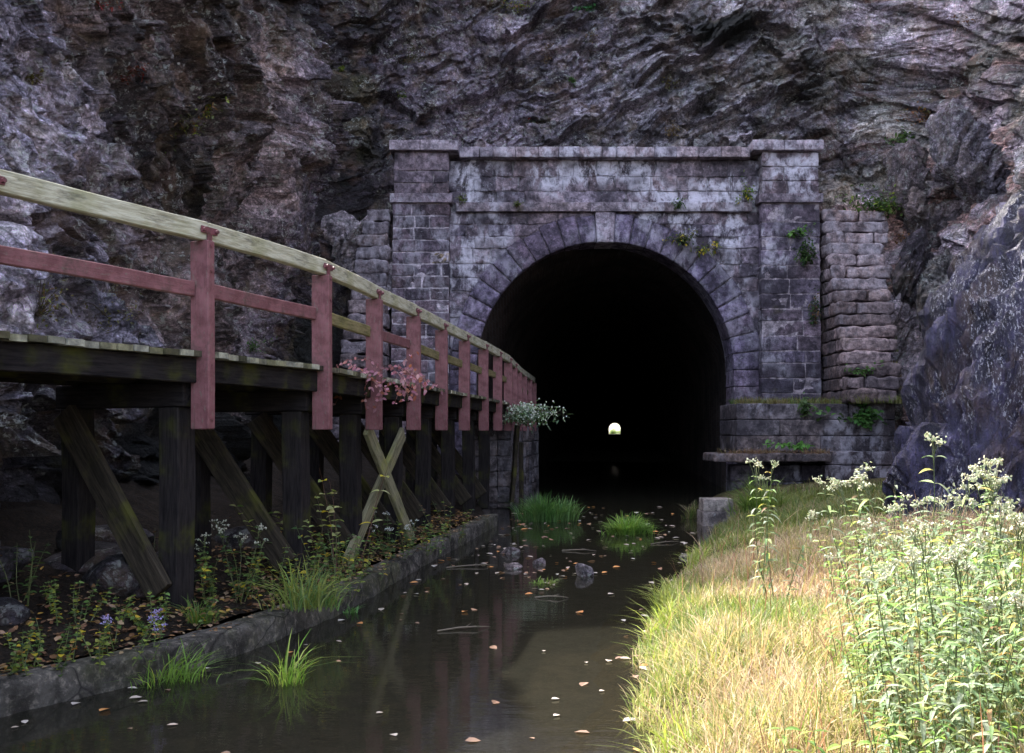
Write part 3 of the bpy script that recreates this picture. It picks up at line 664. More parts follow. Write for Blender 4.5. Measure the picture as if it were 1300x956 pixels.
# ------------------------------------------------------------------ boardwalk
DZ = 2.41
bw = thing('boardwalk', 'raised timber boardwalk on posts with red painted railing curving into the tunnel', 'boardwalk', (-3, 8, .25))
rp = [Vector((x, y, 0)) for x, y in RAILPTS]
def frame(i):
    a = rp[max(i-1, 0)]; b = rp[min(i+1, len(rp)-1)]; t = (b-a).normalized(); return t, Vector((-t.y, t.x, 0))
def beam(name, p0, p1, w, h, mat, parent, wob=.004, up=Vector((0, 0, 1)), label=None, bev=.008):
    p0 = Vector(p0); p1 = Vector(p1); L = (p1-p0).length; x = (p1-p0)/L; y = up.cross(x)
    if y.length < .01: y = Vector((0, 1, 0)).cross(x)
    y.normalize(); z = x.cross(y); n = max(2, int(L/.12)); nb_ = []; sd = R.uniform(0, 99)
    sec = [(-w/2+bev, -h/2), (w/2-bev, -h/2), (w/2, -h/2+bev), (w/2, h/2-bev), (w/2-bev, h/2), (-w/2+bev, h/2), (-w/2, h/2-bev), (-w/2, -h/2+bev)]
    vs = []; fs = []
    xs_ = [0, bev]+[L*i/n for i in range(1, n)]+[L-bev, L]
    for k, xx_ in enumerate(xs_):
        e = 1-bev/min(w, h)*1.2 if k in (0, len(xs_)-1) else 1
        for a, b in sec:
            vs.append((xx_, a*e+wob*math.sin(xx_*3.1+sd)+R.uniform(-wob, wob)*.3, b*e+wob*math.cos(xx_*2.3+sd)+R.uniform(-wob, wob)*.3))
    K = len(sec)
    for i in range(len(xs_)-1):
        for q in range(K): fs.append((i*K+q, i*K+(q+1) % K, (i+1)*K+(q+1) % K, (i+1)*K+q)[::-1])
    fs.append(tuple(range(K))); fs.append(tuple((len(xs_)-1)*K+q for q in range(K))[::-1])
    m = MB(); m.add(vs, fs)
    M = Matrix(((x.x, y.x, z.x, p0.x), (x.y, y.y, z.y, p0.y), (x.z, y.z, z.z, p0.z), (0, 0, 0, 1)))
    o = m.build(name, mat, parent, False, M)
    if label: o['label'] = label
    return o
WD = 1.55
# deck boards
db = MB(); acc = 0
for i in range(len(rp)-1):
    a, b = rp[i], rp[i+1]; seg = (b-a).length; t = (b-a)/seg; k = int(round(seg/.145))
    ta, tb = frame(i)[1], frame(i+1)[1]
    for q in range(k):
        s0, s1 = (q+.02)/k, (q+.93)/k; o0, o1 = R.uniform(-.01, .03), R.uniform(-.03, .03)
        n0 = ta.lerp(tb, s0).normalized(); n1 = ta.lerp(tb, s1).normalized()
        A, B = a.lerp(b, s0), a.lerp(b, s1); dz = R.uniform(-.006, .006); g = R.uniform(.4, 1.7)
        c = R.choice([(.16, .15, .10), (.22, .21, .17), (.10, .095, .06), (.30, .29, .25), (.08, .07, .05)])
        c = tuple(v*g for v in c); vs = []
        for z_ in (DZ-.048+dz, DZ+dz):
            for pt in (A-n0*o0, B-n1*o0, B+n1*(WD+o1), A+n0*(WD+o1)): vs.append((pt.x, pt.y, z_))
        db.add(vs, [(0, 3, 2, 1), (4, 5, 6, 7), (0, 1, 5, 4), (1, 2, 6, 5), (2, 3, 7, 6), (3, 0, 4, 7)][::1], c)
db.build('deck', M_DECK, bw)
Zv = Vector((0, 0, 1)); bolt = None
for i, p in enumerate(rp):
    t, n = frame(i); far = i >= 11
    if i+1 < len(rp):
        q = rp[i+1]; t2, n2 = frame(i+1); d = (q-p).normalized()
        m1 = R.uniform(-.008, .008)
        beam('handrail', p+n*.02+Zv*(DZ+.99)+d*.004, q+n2*.02+Zv*(DZ+.99)-d*.004, .085, .155, M_RAIL, bw, .005)
        red = i in (1, 2, 3, 4, 6); dd = .05
        mm = M_RED if red else M_MIDW
        beam('mid_rail', p+n*.09+Zv*(DZ+.525)+d*dd, q+n2*.09+Zv*(DZ+.52+m1)-d*dd, .05, .125, mm, bw, .004, label=('red painted mid rail' if red else 'mossy bare wood mid rail'))
        for off in ((.10, .78, 1.42) if not far else (.10, 1.42)):
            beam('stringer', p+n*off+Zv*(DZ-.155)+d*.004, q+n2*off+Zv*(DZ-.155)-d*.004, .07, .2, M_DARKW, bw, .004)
    # red post (a plank-like post bolted outside the deck edge)
    c = p+n*.035
    post = beam('rail_post', c+Zv*(DZ-.64), c+Zv*(DZ+.91), .19, .085, M_RED, bw, .002, up=t)
    if i >= 3 and i < 14:
        ib = MB(); o = p-n*.028
        def bx_(u0, u1, w0, w1, z0, z1):
            vs = []
            for z_ in (z0, z1):
                for (u_, w_) in ((u0, w0), (u1, w0), (u1, w1), (u0, w1)): vs.append(o+t*u_-n*w_+Zv*z_)
            ib.add(vs, [(0, 1, 2, 3), (4, 7, 6, 5), (0, 4, 5, 1), (1, 5, 6, 2), (2, 6, 7, 3), (3, 7, 4, 0)])
        bx_(-.095, .095, 0, .012, DZ+.965, DZ+1.02); bx_(-.026, .026, -.0, .015, DZ+.62, DZ+.963)
        ib.build('bracket', M_IRON, post)
        for (u_, z_) in ((-.075, .992), (.075, .992), (0, .87), (0, .66), (0, -.12), (0, -.56)):
            s0 = p+t*u_-n*(-.012 if z_ > 0 else -.018)+Zv*(DZ+z_)
            s0 = p+t*u_-n*(.02)+Zv*(DZ+z_)
            sbm = MB(); sbm.tube([s0, s0-n*.045], .017, 6); sbm.build('bolt', M_IRON, post)
    # supports
    gz = .2
    o = p+n*.33+t*.02
    if i < 12:
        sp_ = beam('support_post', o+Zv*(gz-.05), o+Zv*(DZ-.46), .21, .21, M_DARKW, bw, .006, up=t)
        beam('sill', o-n*.12+Zv*.28, o+n*.5+Zv*.33, .2, .14, M_DARKW, bw) if i < 3 else None
        oi = p+n*1.45+t*.02
        beam('support_post', oi+Zv*.2, oi+Zv*(DZ-.46), .2, .2, M_DARKW, bw, .006, up=t)
        beam('cross_beam', p+n*.17+Zv*(DZ-.355)+t*.02, p+n*1.62+Zv*(DZ-.355)+t*.02, .19, .2, M_DARKW, bw)
        beam('brace', o+n*.02-t*.16+Zv*(gz+.22), p+n*1.45-t*.13+Zv*(DZ-.5), .07, .26, M_BRACE, bw, .004)
        if False: beam('brace', o+n*.12+t*.16+Zv*(gz+.5), p+n*1.45+t*.15+Zv*(DZ-.5), .05, .1, M_BRACE, bw, .004)
# crossed braces between the fifth and sixth supports
a, b = rp[6], rp[7]; na, nb2 = frame(6)[1], frame(7)[1]
beam('brace', a+na*.12+Zv*(DZ-.62), b+nb2*.05+Zv*.27-Vector((0, .1, 0)), .06, .19, M_XBR, bw, label='long mossy diagonal plank of the crossed pair')
beam('brace', b+nb2*.19+Zv*(DZ-.68), a+na*.30+Zv*.22-Vector((0.02, .35, 0)), .06, .19, M_XBR, bw, label='grey diagonal plank crossing behind')
pp = thing('leaning_timber', 'short split timber leaning on the dark stone pier below the boardwalk end', 'timber', (0, 23.3, 0))
beam('plank', (-.02, 23.35, .1), (.14, 23.42, 1.9), .12, .09, M_BRACE, pp, .01); beam('plank', (.2, 23.4, .0), (.23, 23.45, 1.5), .1, .07, M_BRACE, pp, .01)

# ------------------------------------------------------------------ rocks
def ico(sub):
    import bmesh
    bm = bmesh.new(); bmesh.ops.create_icosphere(bm, subdivisions=sub, radius=1); v = np.array([x.co[:] for x in bm.verts]); f = np.array([[q.index for q in x.verts] for x in bm.faces]); bm.free(); return v, f
ICO = {k: ico(k) for k in (2, 3, 5, 6, 7)}
def rock(name, label, c, size, seed, col, mat=M_ROCK, sub=3, rot=0, nplanes=16, rough=.05, kind=None, cat='rock', group=None, tiltm=None, power=8., planes=None):
    V, Fc = ICO[sub]; r_ = np.random.RandomState(seed)
    pn = r_.normal(size=(nplanes, 3)); pn /= np.linalg.norm(pn, axis=1)[:, None]; pd = r_.uniform(.62, 1, nplanes)
    if planes is not None: pn = np.array(planes, dtype=float); pd = np.ones(len(pn)); pd = np.linalg.norm(pn, axis=1)**-1*.95; pn = pn*0+pn/np.linalg.norm(pn, axis=1)[:, None]; pd = np.minimum(pd*1.0, .98)
    dt = V@pn.T; rr = np.where(dt > .05, pd/np.maximum(dt, .05), 9.)
    rad = ((rr**-power).sum(1))**(-1/power); Vv = V*rad[:, None]
    S_ = np.array(size); Vv = Vv*S_
    if tiltm is not None: Vv = Vv@np.array(tiltm.to_3x3()).T
    cz, sz = math.cos(rot), math.sin(rot); Vv = Vv@np.array([[cz, sz, 0], [-sz, cz, 0], [0, 0, 1]])
    m = S_.mean(); k = 2.2/m
    if sub >= 5:
        nn = V/np.linalg.norm(V, axis=1)[:, None]; w = Vv+np.array(c)
        a, b = w[:, 0]*.55+w[:, 2]*.83+w[:, 1]*.3, -w[:, 0]*.8+w[:, 2]*.5+w[:, 1]*.6
        d1, e1 = cells(a/1.5, b/.55, seed+7, .8); d2, e2 = cells(a/.5+w[:, 1], b/.2, seed+9, .8)
        rg = 1-np.abs(fbm(a*.45, b*2.2, w[:, 1]*.8, 4, seed))*1.6
        Vv = Vv+nn*((.13*d1+.07*d2+.24*(rg-.6)+.07*fbm(w[:, 0]*3, w[:, 1]*3, w[:, 2]*3, 4, seed)-.05*np.exp(-e1/.05))[:, None])*rough*24
    else: Vv = Vv*(1+rough*fbm(V[:, 0]*k*m*.9+seed, V[:, 1]*k*m*.9, V[:, 2]*k*m*.9, 3, seed)[:, None])
    cc = np.tile(np.array(col), (len(Vv), 1))*(1+.25*vnoise(V[:, 0]*3+seed, V[:, 1]*3, V[:, 2]*3, 1)[:, None])
    o = mesh_np(name, Vv, Fc, mat, None, cc, False, Matrix.Translation(Vector(c)))
    return tag(o, label, cat, group, kind)
rock('rock_outcrop', 'huge dark blue purple glistening rock outcrop rising behind the white flowering weeds', (9.4, 14.4, -.8), (5.9, 3.9, 9.8), 5, (.033, .031, .052), M_WET, 7, .1, 40, .045, None, 'rock', power=9.)
view = bpy.context.view_layer; view.update()
deps = bpy.context.evaluated_depsgraph_get()
from mathutils.bvhtree import BVHTree
def bvh(o): 
    m = o.data; return BVHTree.FromPolygons([W[o.name]@v.co for v in m.vertices], [tuple(p.vertices) for p in m.polygons])
def sub_bvh():
    k = 3; m = Vf.reshape(V.shape)[::k, ::k]
    n1, n2 = m.shape[:2]; ii = np.arange(n1*n2).reshape(n1, n2); q = np.stack([ii[:-1, :-1], ii[1:, :-1], ii[1:, 1:], ii[:-1, 1:]], -1).reshape(-1, 4)
    return BVHTree.FromPolygons([tuple(v) for v in m.reshape(-1, 3)], [tuple(x) for x in q.tolist()])
CB = sub_bvh()
def cast(px, py, bv=None, back=0.):
    d = Vector(((px-650)/F, 1, (HZ-py)/F)).normalized()
    h, n, i, l = (bv or CB).ray_cast(Vector((0, 0, EYE)), d)
    if h is None: return None, None
    if n.dot(d) > 0: n = -n
    return h-d*back, n
def crock(px, py, w, h, d, label, col, seed, sub=6, off=.0, **k):
    hpt, n = cast(px, py); dep = hpt.y
    s = dep/F*.5
    return rock('boulder', label, tuple(hpt+n*off), (w*s, d, h*s), seed, col, M_ROCK, sub, 0, 11, .03, cat='boulder', power=30., **k)
BXP = [(1, 0, .08), (-1, 0, .05), (.05, 0, 1), (-.05, .05, -1), (0, -1.2, .15), (0, 1, 0), (.8, -.3, .75), (-.7, -.5, -.8), (-.75, -.2, .9)]
crock(1250, 215, 84, 200, .6, 'large smooth leaning grey slab high in the right cliff above the dark outcrop', (.25, .24, .26), 3, off=.1, tiltm=Matrix.Rotation(-.62, 4, 'Y'), planes=BXP)
crock(1190, 262, 78, 190, .6, 'brown grey slab left of the large leaning slab', (.19, .165, .165), 8, off=.05, tiltm=Matrix.Rotation(-.55, 4, 'Y'), planes=BXP)
crock(1162, 350, 70, 110, .5, 'dark angular boulder wedged beside the top of the right stepped wall', (.06, .052, .06), 12, tiltm=Matrix.Rotation(.3, 4, 'Y'))
crock(1205, 385, 90, 130, .6, 'grey green boulder between the stepped wall and the dark outcrop', (.13, .13, .12), 21)
crock(1148, 415, 80, 110, .3, 'pale washed rock patch touching the right stepped wall', (.6, .54, .54), 25, off=.3)
crock(432, 318, 70, 80, .35, 'pale sloping rock beside the left stepped wing wall', (.45, .42, .42), 31, off=.3, tiltm=Matrix.Rotation(.6, 4, 'Y'))
for k in range(26):
    x = R.uniform(-1.2, 1.9) if k < 18 else R.uniform(2, 6.5); s = R.uniform(.05, .17)
    rock('loose_stone', 'loose stone lying on the ledge behind the portal coping', (x, R.uniform(28.3, 29.2), 9.70+s*.3+.25*abs(R.gauss(0, 1))*(k < 14)), (s*1.3, s, s*.8), 40+k, stone_col((.2, .18, .19), .5), sub=2, group='loose stones on the portal top', cat='stone')
rocks = [(650, 703, .17, .10, 'pale rounded rock half sunk in the canal left of centre'), (683, 716, .10, .07, 'small tan rock beside the pale rounded one in the canal'), (652, 722, .13, .06, 'flat rock in the canal just below the pale rounded rock'), (745, 731, .13, .13, 'pointed striped stone standing in the middle of the canal'), (867, 708, .09, .06, 'small grey rock in the water at the tip of the grassy bank'), (1110, 560, 0, 0, '')]
for k, (px, py, w, h, lb_) in enumerate(rocks[:5]):
    d = F*EYE/(py-HZ); rock('rock', lb_, ((px-650)/F*d, d, h*.15), (w, w*.7, h), 80+k, (.25, .22, .21) if k != 3 else (.2, .19, .19), M_ROCK, 3)
for k in range(9):
    y = R.uniform(6.5, 13); x = np.interp(y, KY, KX)-R.uniform(.9, 2.6); s = R.uniform(.15, .42)
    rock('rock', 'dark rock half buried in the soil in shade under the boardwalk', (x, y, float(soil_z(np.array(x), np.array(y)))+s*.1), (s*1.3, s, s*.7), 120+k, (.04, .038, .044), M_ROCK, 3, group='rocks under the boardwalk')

#VEG0
# ------------------------------------------------------------------ plants
def jit(c, v=.25):
    k = 1+R.uniform(-v, v); return tuple(max(.003, x*k*(1+R.uniform(-.08, .08))) for x in c)
GREEN = (.075, .13, .035); DKG = (.035, .07, .022); YG = (.22, .26, .05); YEL = (.55, .42, .04); BLUEG = (.13, .19, .12); RED = (.25, .035, .03); PINK = (.42, .12, .2); BRN = (.16, .085, .04); STRAW = (.48, .36, .19)
def herb(root, nst, H, lL, lW, cols, spread=.25, flower=None, pairs=9, droop=.35, lean=(0, 0), thick=.004, fcol=(.5, .5, .36), up=Vector((0, 0, 1)), stemcol=(.10, .12, .05), frac=.12, M=None, fsize=.009, fn=14):
    st = MB(); lf = MB(); fl = MB()
    side = up.orthogonal().normalized(); side2 = up.cross(side)
    for k in range(nst):
        h = H*R.uniform(.65, 1.05); a = R.uniform(0, 6.28); o = (side*math.cos(a)+side2*math.sin(a))
        b = o*spread*.35*R.random(); pts = []; cur = b.copy(); d = (up+o*spread*R.uniform(.1, .9)+Vector((lean[0], lean[1], 0))).normalized()
        n = 8
        for i in range(n+1):
            pts.append(cur.copy()); d = (d+Vector((R.gauss(0, .06), R.gauss(0, .06), .03 if lean == (0, 0) else -.02))).normalized(); cur = cur+d*h/n
        st.tube(pts, [thick*(1.2-.9*i/n) for i in range(n+1)], 4, jit(stemcol))
        ph = R.uniform(0, 6.28)
        for i in range(pairs):
            t = frac+(1-frac)*(i+R.random()*.5)/pairs; x = min(n-1e-3, t*n); p = pts[int(x)].lerp(pts[int(x)+1], x-int(x)); ph += 1.57+R.uniform(-.3, .3)
            L = lL*R.uniform(.7, 1.15)*(1-.45*abs(t-.45))
            for s_ in (0, math.pi):
                if R.random() < .08: continue
                dd = side*math.cos(ph+s_)+side2*math.sin(ph+s_)+up*R.uniform(.15, .6)
                c = R.choices([c_ for c_, _ in cols], [w_ for _, w_ in cols])[0]
                lf.leaf(p, dd, up+Vector((R.gauss(0, .3), R.gauss(0, .3), 0)), L, lW*R.uniform(.8, 1.2), jit(c), droop*R.uniform(.5, 1.5))
        if flower:
            for q in range(R.randint(3, 6)):
                a = R.uniform(0, 6.28); e = pts[-1]+(side*math.cos(a)+side2*math.sin(a))*R.uniform(.02, .085)*flower+up*R.uniform(.01, .09)*flower
                s0 = pts[-2].lerp(pts[-1], R.random()); st.tube([s0, s0.lerp(e, .6)+up*.01, e], thick*.45, 3, jit(stemcol))
                for m in range(fn):
                    c = e+Vector((R.gauss(0, .017), R.gauss(0, .017), R.gauss(0, .009)))*flower; r_ = fsize*R.uniform(.6, 1.2)
                    ax = [Vector((R.gauss(0, 1), R.gauss(0, 1), R.gauss(0, 1))).normalized()*r_ for _ in range(2)]
                    z_ = ax[0].cross(ax[1]).normalized()*r_*.8
                    fl.add([c+ax[0], c+ax[1], c-ax[0], c-ax[1], c+z_], [(0, 1, 4), (1, 2, 4), (2, 3, 4), (3, 0, 4), (0, 3, 2, 1)], jit(fcol, .2))
            fl.build('flower_head', M_PETAL, root, M=W[root.name]); fl = MB()
    st.build('stem', M_STEM, root, M=W[root.name]); lf.build('foliage', M_LEAF, root, M=W[root.name])
    return root
def copy_thing(o, loc, rz, sc_, label=None, rx=0):
    c = o.copy(); COL.objects.link(c); c.matrix_basis = Matrix.Translation(Vector(loc)) @ Matrix.Rotation(rz, 4, 'Z') @ Matrix.Rotation(rx, 4, 'X') @ Matrix.Scale(sc_, 4)
    if label: c['label'] = label
    for ch in o.children:
        k = ch.copy(); COL.objects.link(k); pi_ = ch.matrix_parent_inverse.copy(); k.parent = c; k.matrix_parent_inverse = pi_
    return c
# blades of grass, all in one numpy pass
def blades(name, label, xy, z, hgt, wid, cols, mat=None, lean=.5, kind='stuff', cat='grass', group=None, dirv=None, org=(0, 0, 0), spread=None):
    n = len(xy); a = RS.uniform(0, 2*math.pi, n); L = hgt*RS.uniform(.6, 1.25, n); w = wid*RS.uniform(.6, 1.3, n)
    if spread is not None: ox, oy = spread; a = np.arctan2(xy[:, 1]-oy, xy[:, 0]-ox)+RS.normal(0, 1.0, n)
    ln = lean*RS.uniform(.2, 1.5, n); d = np.stack([np.cos(a), np.sin(a), 0*a], 1); a2 = a+RS.uniform(.6, 2.4, n); sd = np.stack([np.cos(a2), np.sin(a2), 0*a], 1)
    b = np.column_stack([xy, z]); up = np.array([0, 0, 1.])
    V = np.zeros((n, 8, 3)); 
    for k, (t, wf) in enumerate(((0, .8), (.4, 1.), (.75, .7), (1, .08))):
        c = b+up*(L*(t-.38*ln*t*t))[:, None]+d*(L*ln*t**1.8*.85)[:, None]
        V[:, 2*k] = c-sd*(w*wf*.5)[:, None]; V[:, 2*k+1] = c+sd*(w*wf*.5)[:, None]
    Qb = np.array([[0, 1, 3, 2], [2, 3, 5, 4], [4, 5, 7, 6]]); Q = (np.arange(n)[:, None, None]*8+Qb[None]).reshape(-1, 4)
    C = np.repeat(cols, 8, 0); o = mesh_np(name, V.reshape(-1, 3)-np.array(org), Q, mat or M_GRASS, None, C, False, Matrix.Translation(Vector(org)))
    return tag(o, label, cat if kind != 'stuff' else None, group, kind)
def gcols(x, y, n, seed, pal, sc_=1.):
    f = fbm(x*sc_, y*sc_, None, 3, seed)+RS.normal(0, .28, n); P_ = np.array(pal); k = len(P_)
    i = np.clip(((f+.75)/1.5*k).astype(int), 0, k-1); c = P_[i]; return c*(1+RS.uniform(-.25, .25, (n, 1)))*(1+RS.uniform(-.07, .07, (n, 3)))
# the bank
N = 75000; y = 2.4+RS.beta(1.05, 2.1, N)*21; e = edge(y)
x = e-.08+RS.beta(1., 1.4, N)*np.minimum(np.maximum(.62*y+1.0-e, .5), 9-e)
hh = np.clip(.22+.13*fbm(x*.8, y*.8, None, 2, 3)+.03*np.minimum(x-e, 2), .1, .5)*np.where(x-e < .25, .7, 1)
pal = [(.46, .30, .22), (.62, .47, .36), (.56, .41, .29), (.50, .38, .24), (.44, .35, .2), (.34, .31, .12), (.24, .28, .08), (.16, .22, .05)]
far_g = (y > 14)[:, None]; cols = gcols(x, y, N, 60, pal, .7); cols = np.where(far_g, gcols(x, y, N, 61, [(.16, .18, .05), (.10, .15, .035), (.22, .2, .09)], 1), cols)
blades('grass', 'dense bleached straw and yellow green grass covering the sunny canal bank', np.stack([x, y], 1), bankz(x, y)-.02, hh, .0042+.0005*y, cols, lean=.75)
n = 1500; y = 3+RS.beta(1.1, 1.8, n)*12; e = edge(y); x = e+.1+RS.rand(n)*np.minimum(.6*y, 6); 
blades('grass', 'taller thin dry seed stalks standing above the bank grass', np.stack([x, y], 1), bankz(x, y)-.02, .55, .0035+.0003*y, gcols(x, y, n, 64, [(.30, .14, .10), (.42, .26, .18), (.5, .38, .24), (.3, .3, .1)]), lean=.55)
# bright drooping edge grass over the water
n = 1500; y = RS.uniform(4.5, 13.5, n); x = edge(y)+RS.uniform(-.02, .16, n); k = fbm(y*1.7, y*0, None, 2, 5) > -.05; y, x = y[k], x[k]; n = len(x)
blades('grass', 'bright yellow green grass fringe drooping over the water edge', np.stack([x, y], 1), np.maximum(bankz(x, y), 0), .3, .009, gcols(x, y, n, 62, [(.3, .34, .07), (.2, .26, .05), (.46, .4, .18)]), lean=1.1)
def tuft(px, py, wpx, hpx, n, pal, label, wid=.012, lean=.7, name='grass_tuft', z0=0., asp=.6, d=None):
    d = d or F*(EYE-z0)/(py-HZ); s = d/F; cx = (px-650)*s
    r = RS.normal(0, .2, (n, 2))+RS.uniform(-.5, .5, (9, 2))[RS.randint(0, 9, n)]; r[:, 0] *= wpx*s*.5; r[:, 1] *= wpx*s*.5*asp
    xy = r+np.array([cx, d]); q = np.exp(-(r[:, 0]/(wpx*s*.4))**2)
    return blades(name, label, xy, np.full(n, z0-.02), hpx*s*(.35+.75*q)*(.6+.8*RS.rand(9)[np.clip(((r[:, 0]/(wpx*s)+.5)*9).astype(int), 0, 8)]), wid, gcols(xy[:, 0], xy[:, 1], n, 9, pal, 3), lean=lean, kind=None, cat='grass', org=(cx, d, z0), spread=(cx, d))
tuft(692, 661, 104, 32, 1200, [(.07, .15, .04), (.10, .2, .06), (.13, .22, .07)], 'large green grass tuft at the tunnel mouth beside the kerb end', .014)
tuft(795, 678, 80, 22, 700, [(.15, .27, .05), (.22, .32, .06), (.12, .2, .04)], 'low bright green grass islet in the middle of the canal', .014, 1.)
tuft(690, 741, 42, 12, 70, [(.16, .24, .05), (.2, .24, .08)], 'tiny sparse grass tuft in the canal left of the pointed stone', .012, 1.2)
tuft(975, 660, 110, 42, 900, [(.10, .17, .03), (.16, .2, .05), (.2, .2, .08)], 'olive grass clump on the far bank beside the pale stone block', .014, z0=.15)
tuft(875, 658, 30, 22, 160, [(.08, .12, .03), (.16, .13, .07)], 'small scrubby tuft in the water left of the pale stone block', .012)
tuft(365, 868, 70, 48, 60, [(.25, .36, .05), (.17, .3, .04), (.35, .42, .08)], 'bright green grass blades rising from the water beside the kerb', .009, 1.1)
tuft(205, 866, 150, 44, 150, [(.2, .3, .04), (.3, .38, .06), (.14, .24, .04)], 'bright green arching grass at the bottom left foot of the kerb', .008, 1.2)
tuft(445, 778, 26, 16, 30, [(.12, .25, .07)], 'small blue green sprig at the waterline of the kerb', .011, 1.2)
tuft(385, 765, 130, 50, 220, [(.09, .17, .05), (.13, .22, .08), (.2, .24, .06)], 'arching blue green grass clump behind the kerb near the second post', .012, 1., z0=.25, d=8.6)
tuft(250, 775, 60, 45, 120, [(.1, .17, .03), (.28, .25, .05)], 'thin grass clump at the foot of the first big post', .008, 1.1, z0=.25, d=7.9)
# white flowering weeds on the bank
pro = []
for k in range(5):
    t_ = thing('white_flowering_weed' if k < 3 else 'leafy_weed', '', 'weed', (0, 0, 0), 'white flowering weeds on the bank' if k < 3 else 'silvery leafy weeds on the bank'); herb(t_, 4, 1.0, .12, .02, [((.30, .36, .24), 3), ((.17, .25, .11), 3), ((.34, .38, .16), 1), ((.28, .17, .08), .35), ((.5, .42, .14), .3)], .34, (.9 if k < 3 else None), 15, .6); pro.append(t_)
BW = [(1165, 545, 6.2, 'tallest white flowering weed, topmost against the dark outcrop'), (985, 590, 8.4, 'lone white flowering weed standing left in front of the stone ledge'),
 (1100, 590, 6.6, 'white flowering weed with wide flower heads left of the tallest weed'), (1135, 600, 7.0, ''), (1240, 600, 6.0, ''), (1215, 605, 5.4, ''), (1290, 590, 5.6, 'white flowering weed at the right edge of the photo in front of the outcrop'), (1265, 640, 4.7, ''), (1120, 625, 5.6, ''), (1185, 630, 5.1, ''), (1250, 655, 5.6, ''), (1150, 660, 4.7, ''), (1235, 670, 4.3, ''), (1290, 660, 4.2, ''), (1205, 600, 6.6, ''), (1250, 720, 3.7, ''), (1110, 700, 4.9, ''), (1190, 710, 4.2, ''), (1150, 640, 6.0, ''), (1280, 620, 6.6, ''), (1230, 640, 5.6, ''), (1175, 600, 7.6, ''), (1130, 740, 4.1, ''), (1270, 760, 3.4, ''), (1200, 650, 6.0, ''), (1300, 700, 5.0, '')]
BW += [(R.uniform(1120, 1340), R.uniform(620, 760), R.uniform(3.8, 7.2), '') for _ in range(30)]
for k, (px, py, d, lb_) in enumerate(BW):
    X_ = (px-650)/F*d; g = float(bankz(np.array(X_), np.array(d))); top = EYE+(HZ-py)/F*d; H_ = max(.35, top-g)
    lb_ = lb_ or 'leafy white flowering weed crowded among its like on the sunny bank'
    if k < 3: o = pro[k]; o.matrix_basis = Matrix.Translation((X_, d, g)) @ Matrix.Scale(H_/1.05, 4); o['label'] = lb_
    elif lb_[0] == 'l' and R.random() < .62: copy_thing(pro[R.choice([3, 4])], (X_, d, g), R.uniform(0, 6.28), H_/1.1, 'leafy silvery green weed without open flowers crowded among the white flowering ones')
    else: copy_thing(pro[R.choice([0, 1, 2])], (X_, d, g), R.uniform(0, 6.28), H_/1.05, lb_)
def plant(name, label, cat, loc, nst, H, lL, lW, cols, group=None, **k):
    t_ = thing(name, label, cat, loc, group); herb(t_, nst, H, lL, lW, cols, **k); return t_
for k in (3, 4): pro[k].matrix_basis = Matrix.Translation((3.4+k*.4, 6.4, float(bankz(np.array(3.4+k*.4), np.array(6.4))))); pro[k]['label'] = 'leafy silvery green weed without open flowers crowded among the white flowering ones'
# low leafy weeds filling between them
pl = None
for k in range(34):
    d = R.uniform(3.4, 8.5); px = R.uniform(1080, 1340); X_ = (px-650)/F*d; g = float(bankz(np.array(X_), np.array(d))); 
    lb_ = 'low leafy green weed among the straw grass of the bank'
    if k < 3: pl = plant('leafy_weed', lb_, 'weed', (X_, d, g), 5, .5, .10, .018, [((.22, .32, .08), 2), ((.14, .24, .05), 2), ((.32, .36, .10), 1)], 'low leafy weeds on the bank', spread=.6, pairs=8, droop=.5); 
    else: copy_thing(pl, (X_, d, g), R.uniform(0, 6.28), R.uniform(.7, 1.3), lb_)
# kerb side plants
def kpt(px, py, off=.5, d=None):
    d = d or F*1.5/(py-HZ); return ((px-650)/F*d, d, float(soil_z(np.array((px-650)/F*d), np.array(d)))-.03)
plant('leafy_weed', 'broad green weed with small white flowers behind the kerb right of the first big post', 'weed', kpt(300, 750, d=8.9), 7, .75, .07, .035, [(GREEN, 3), (DKG, 2), (YG, 1)], spread=.7, flower=.8, fcol=(.42, .42, .36), fn=7)
plant('leafy_weed', 'dense mixed green and yellowing weed around the foot of the second post', 'weed', kpt(425, 735, d=9.7), 9, .8, .085, .04, [(GREEN, 3), (YG, 2), (DKG, 2), (YEL, .4)], spread=.6)
plant('goldenrod', 'yellow green feathery goldenrod in front of the second post', 'plant', kpt(405, 750, d=9.0), 9, .5, .06, .012, [(YG, 3), (YEL, 1), (GREEN, 1)], spread=.7, pairs=16)
plant('leafy_weed', 'dark green weed with white blooms at the foot of the crossed braces', 'weed', kpt(505, 705, d=12.2), 6, .6, .09, .05, [(GREEN, 3), (DKG, 3)], spread=.8, flower=.7, fcol=(.5, .5, .5), fn=6)
plant('leafy_weed', 'brownish green weed behind the kerb beyond the crossed braces', 'weed', kpt(570, 680, d=14.5), 6, .8, .09, .035, [(YG, 2), (BRN, 2), (DKG, 2)], spread=.7)
plant('leafy_weed', 'tangle of green and orange tinted leaves in the bottom left corner behind the kerb', 'weed', kpt(60, 840, d=6.6), 9, .45, .05, .035, [(GREEN, 3), (YG, 2), ((.4, .16, .03), .6), (DKG, 2)], spread=1.1)
plant('leafy_weed', 'low round leaved yellow green creeper left of the first big post', 'weed', kpt(120, 830, d=6.9), 9, .42, .055, .045, [(GREEN, 2), (YG, 3), (YEL, .5)], spread=1.2, pairs=6)
plant('purple_aster', 'small purple aster in bloom above the kerb left of the first big post', 'flower', kpt(160, 822, d=7.0), 5, .36, .04, .018, [(GREEN, 3), (YG, 1)], spread=.7, flower=.6, fcol=(.32, .26, .5), fn=4, fsize=.010)
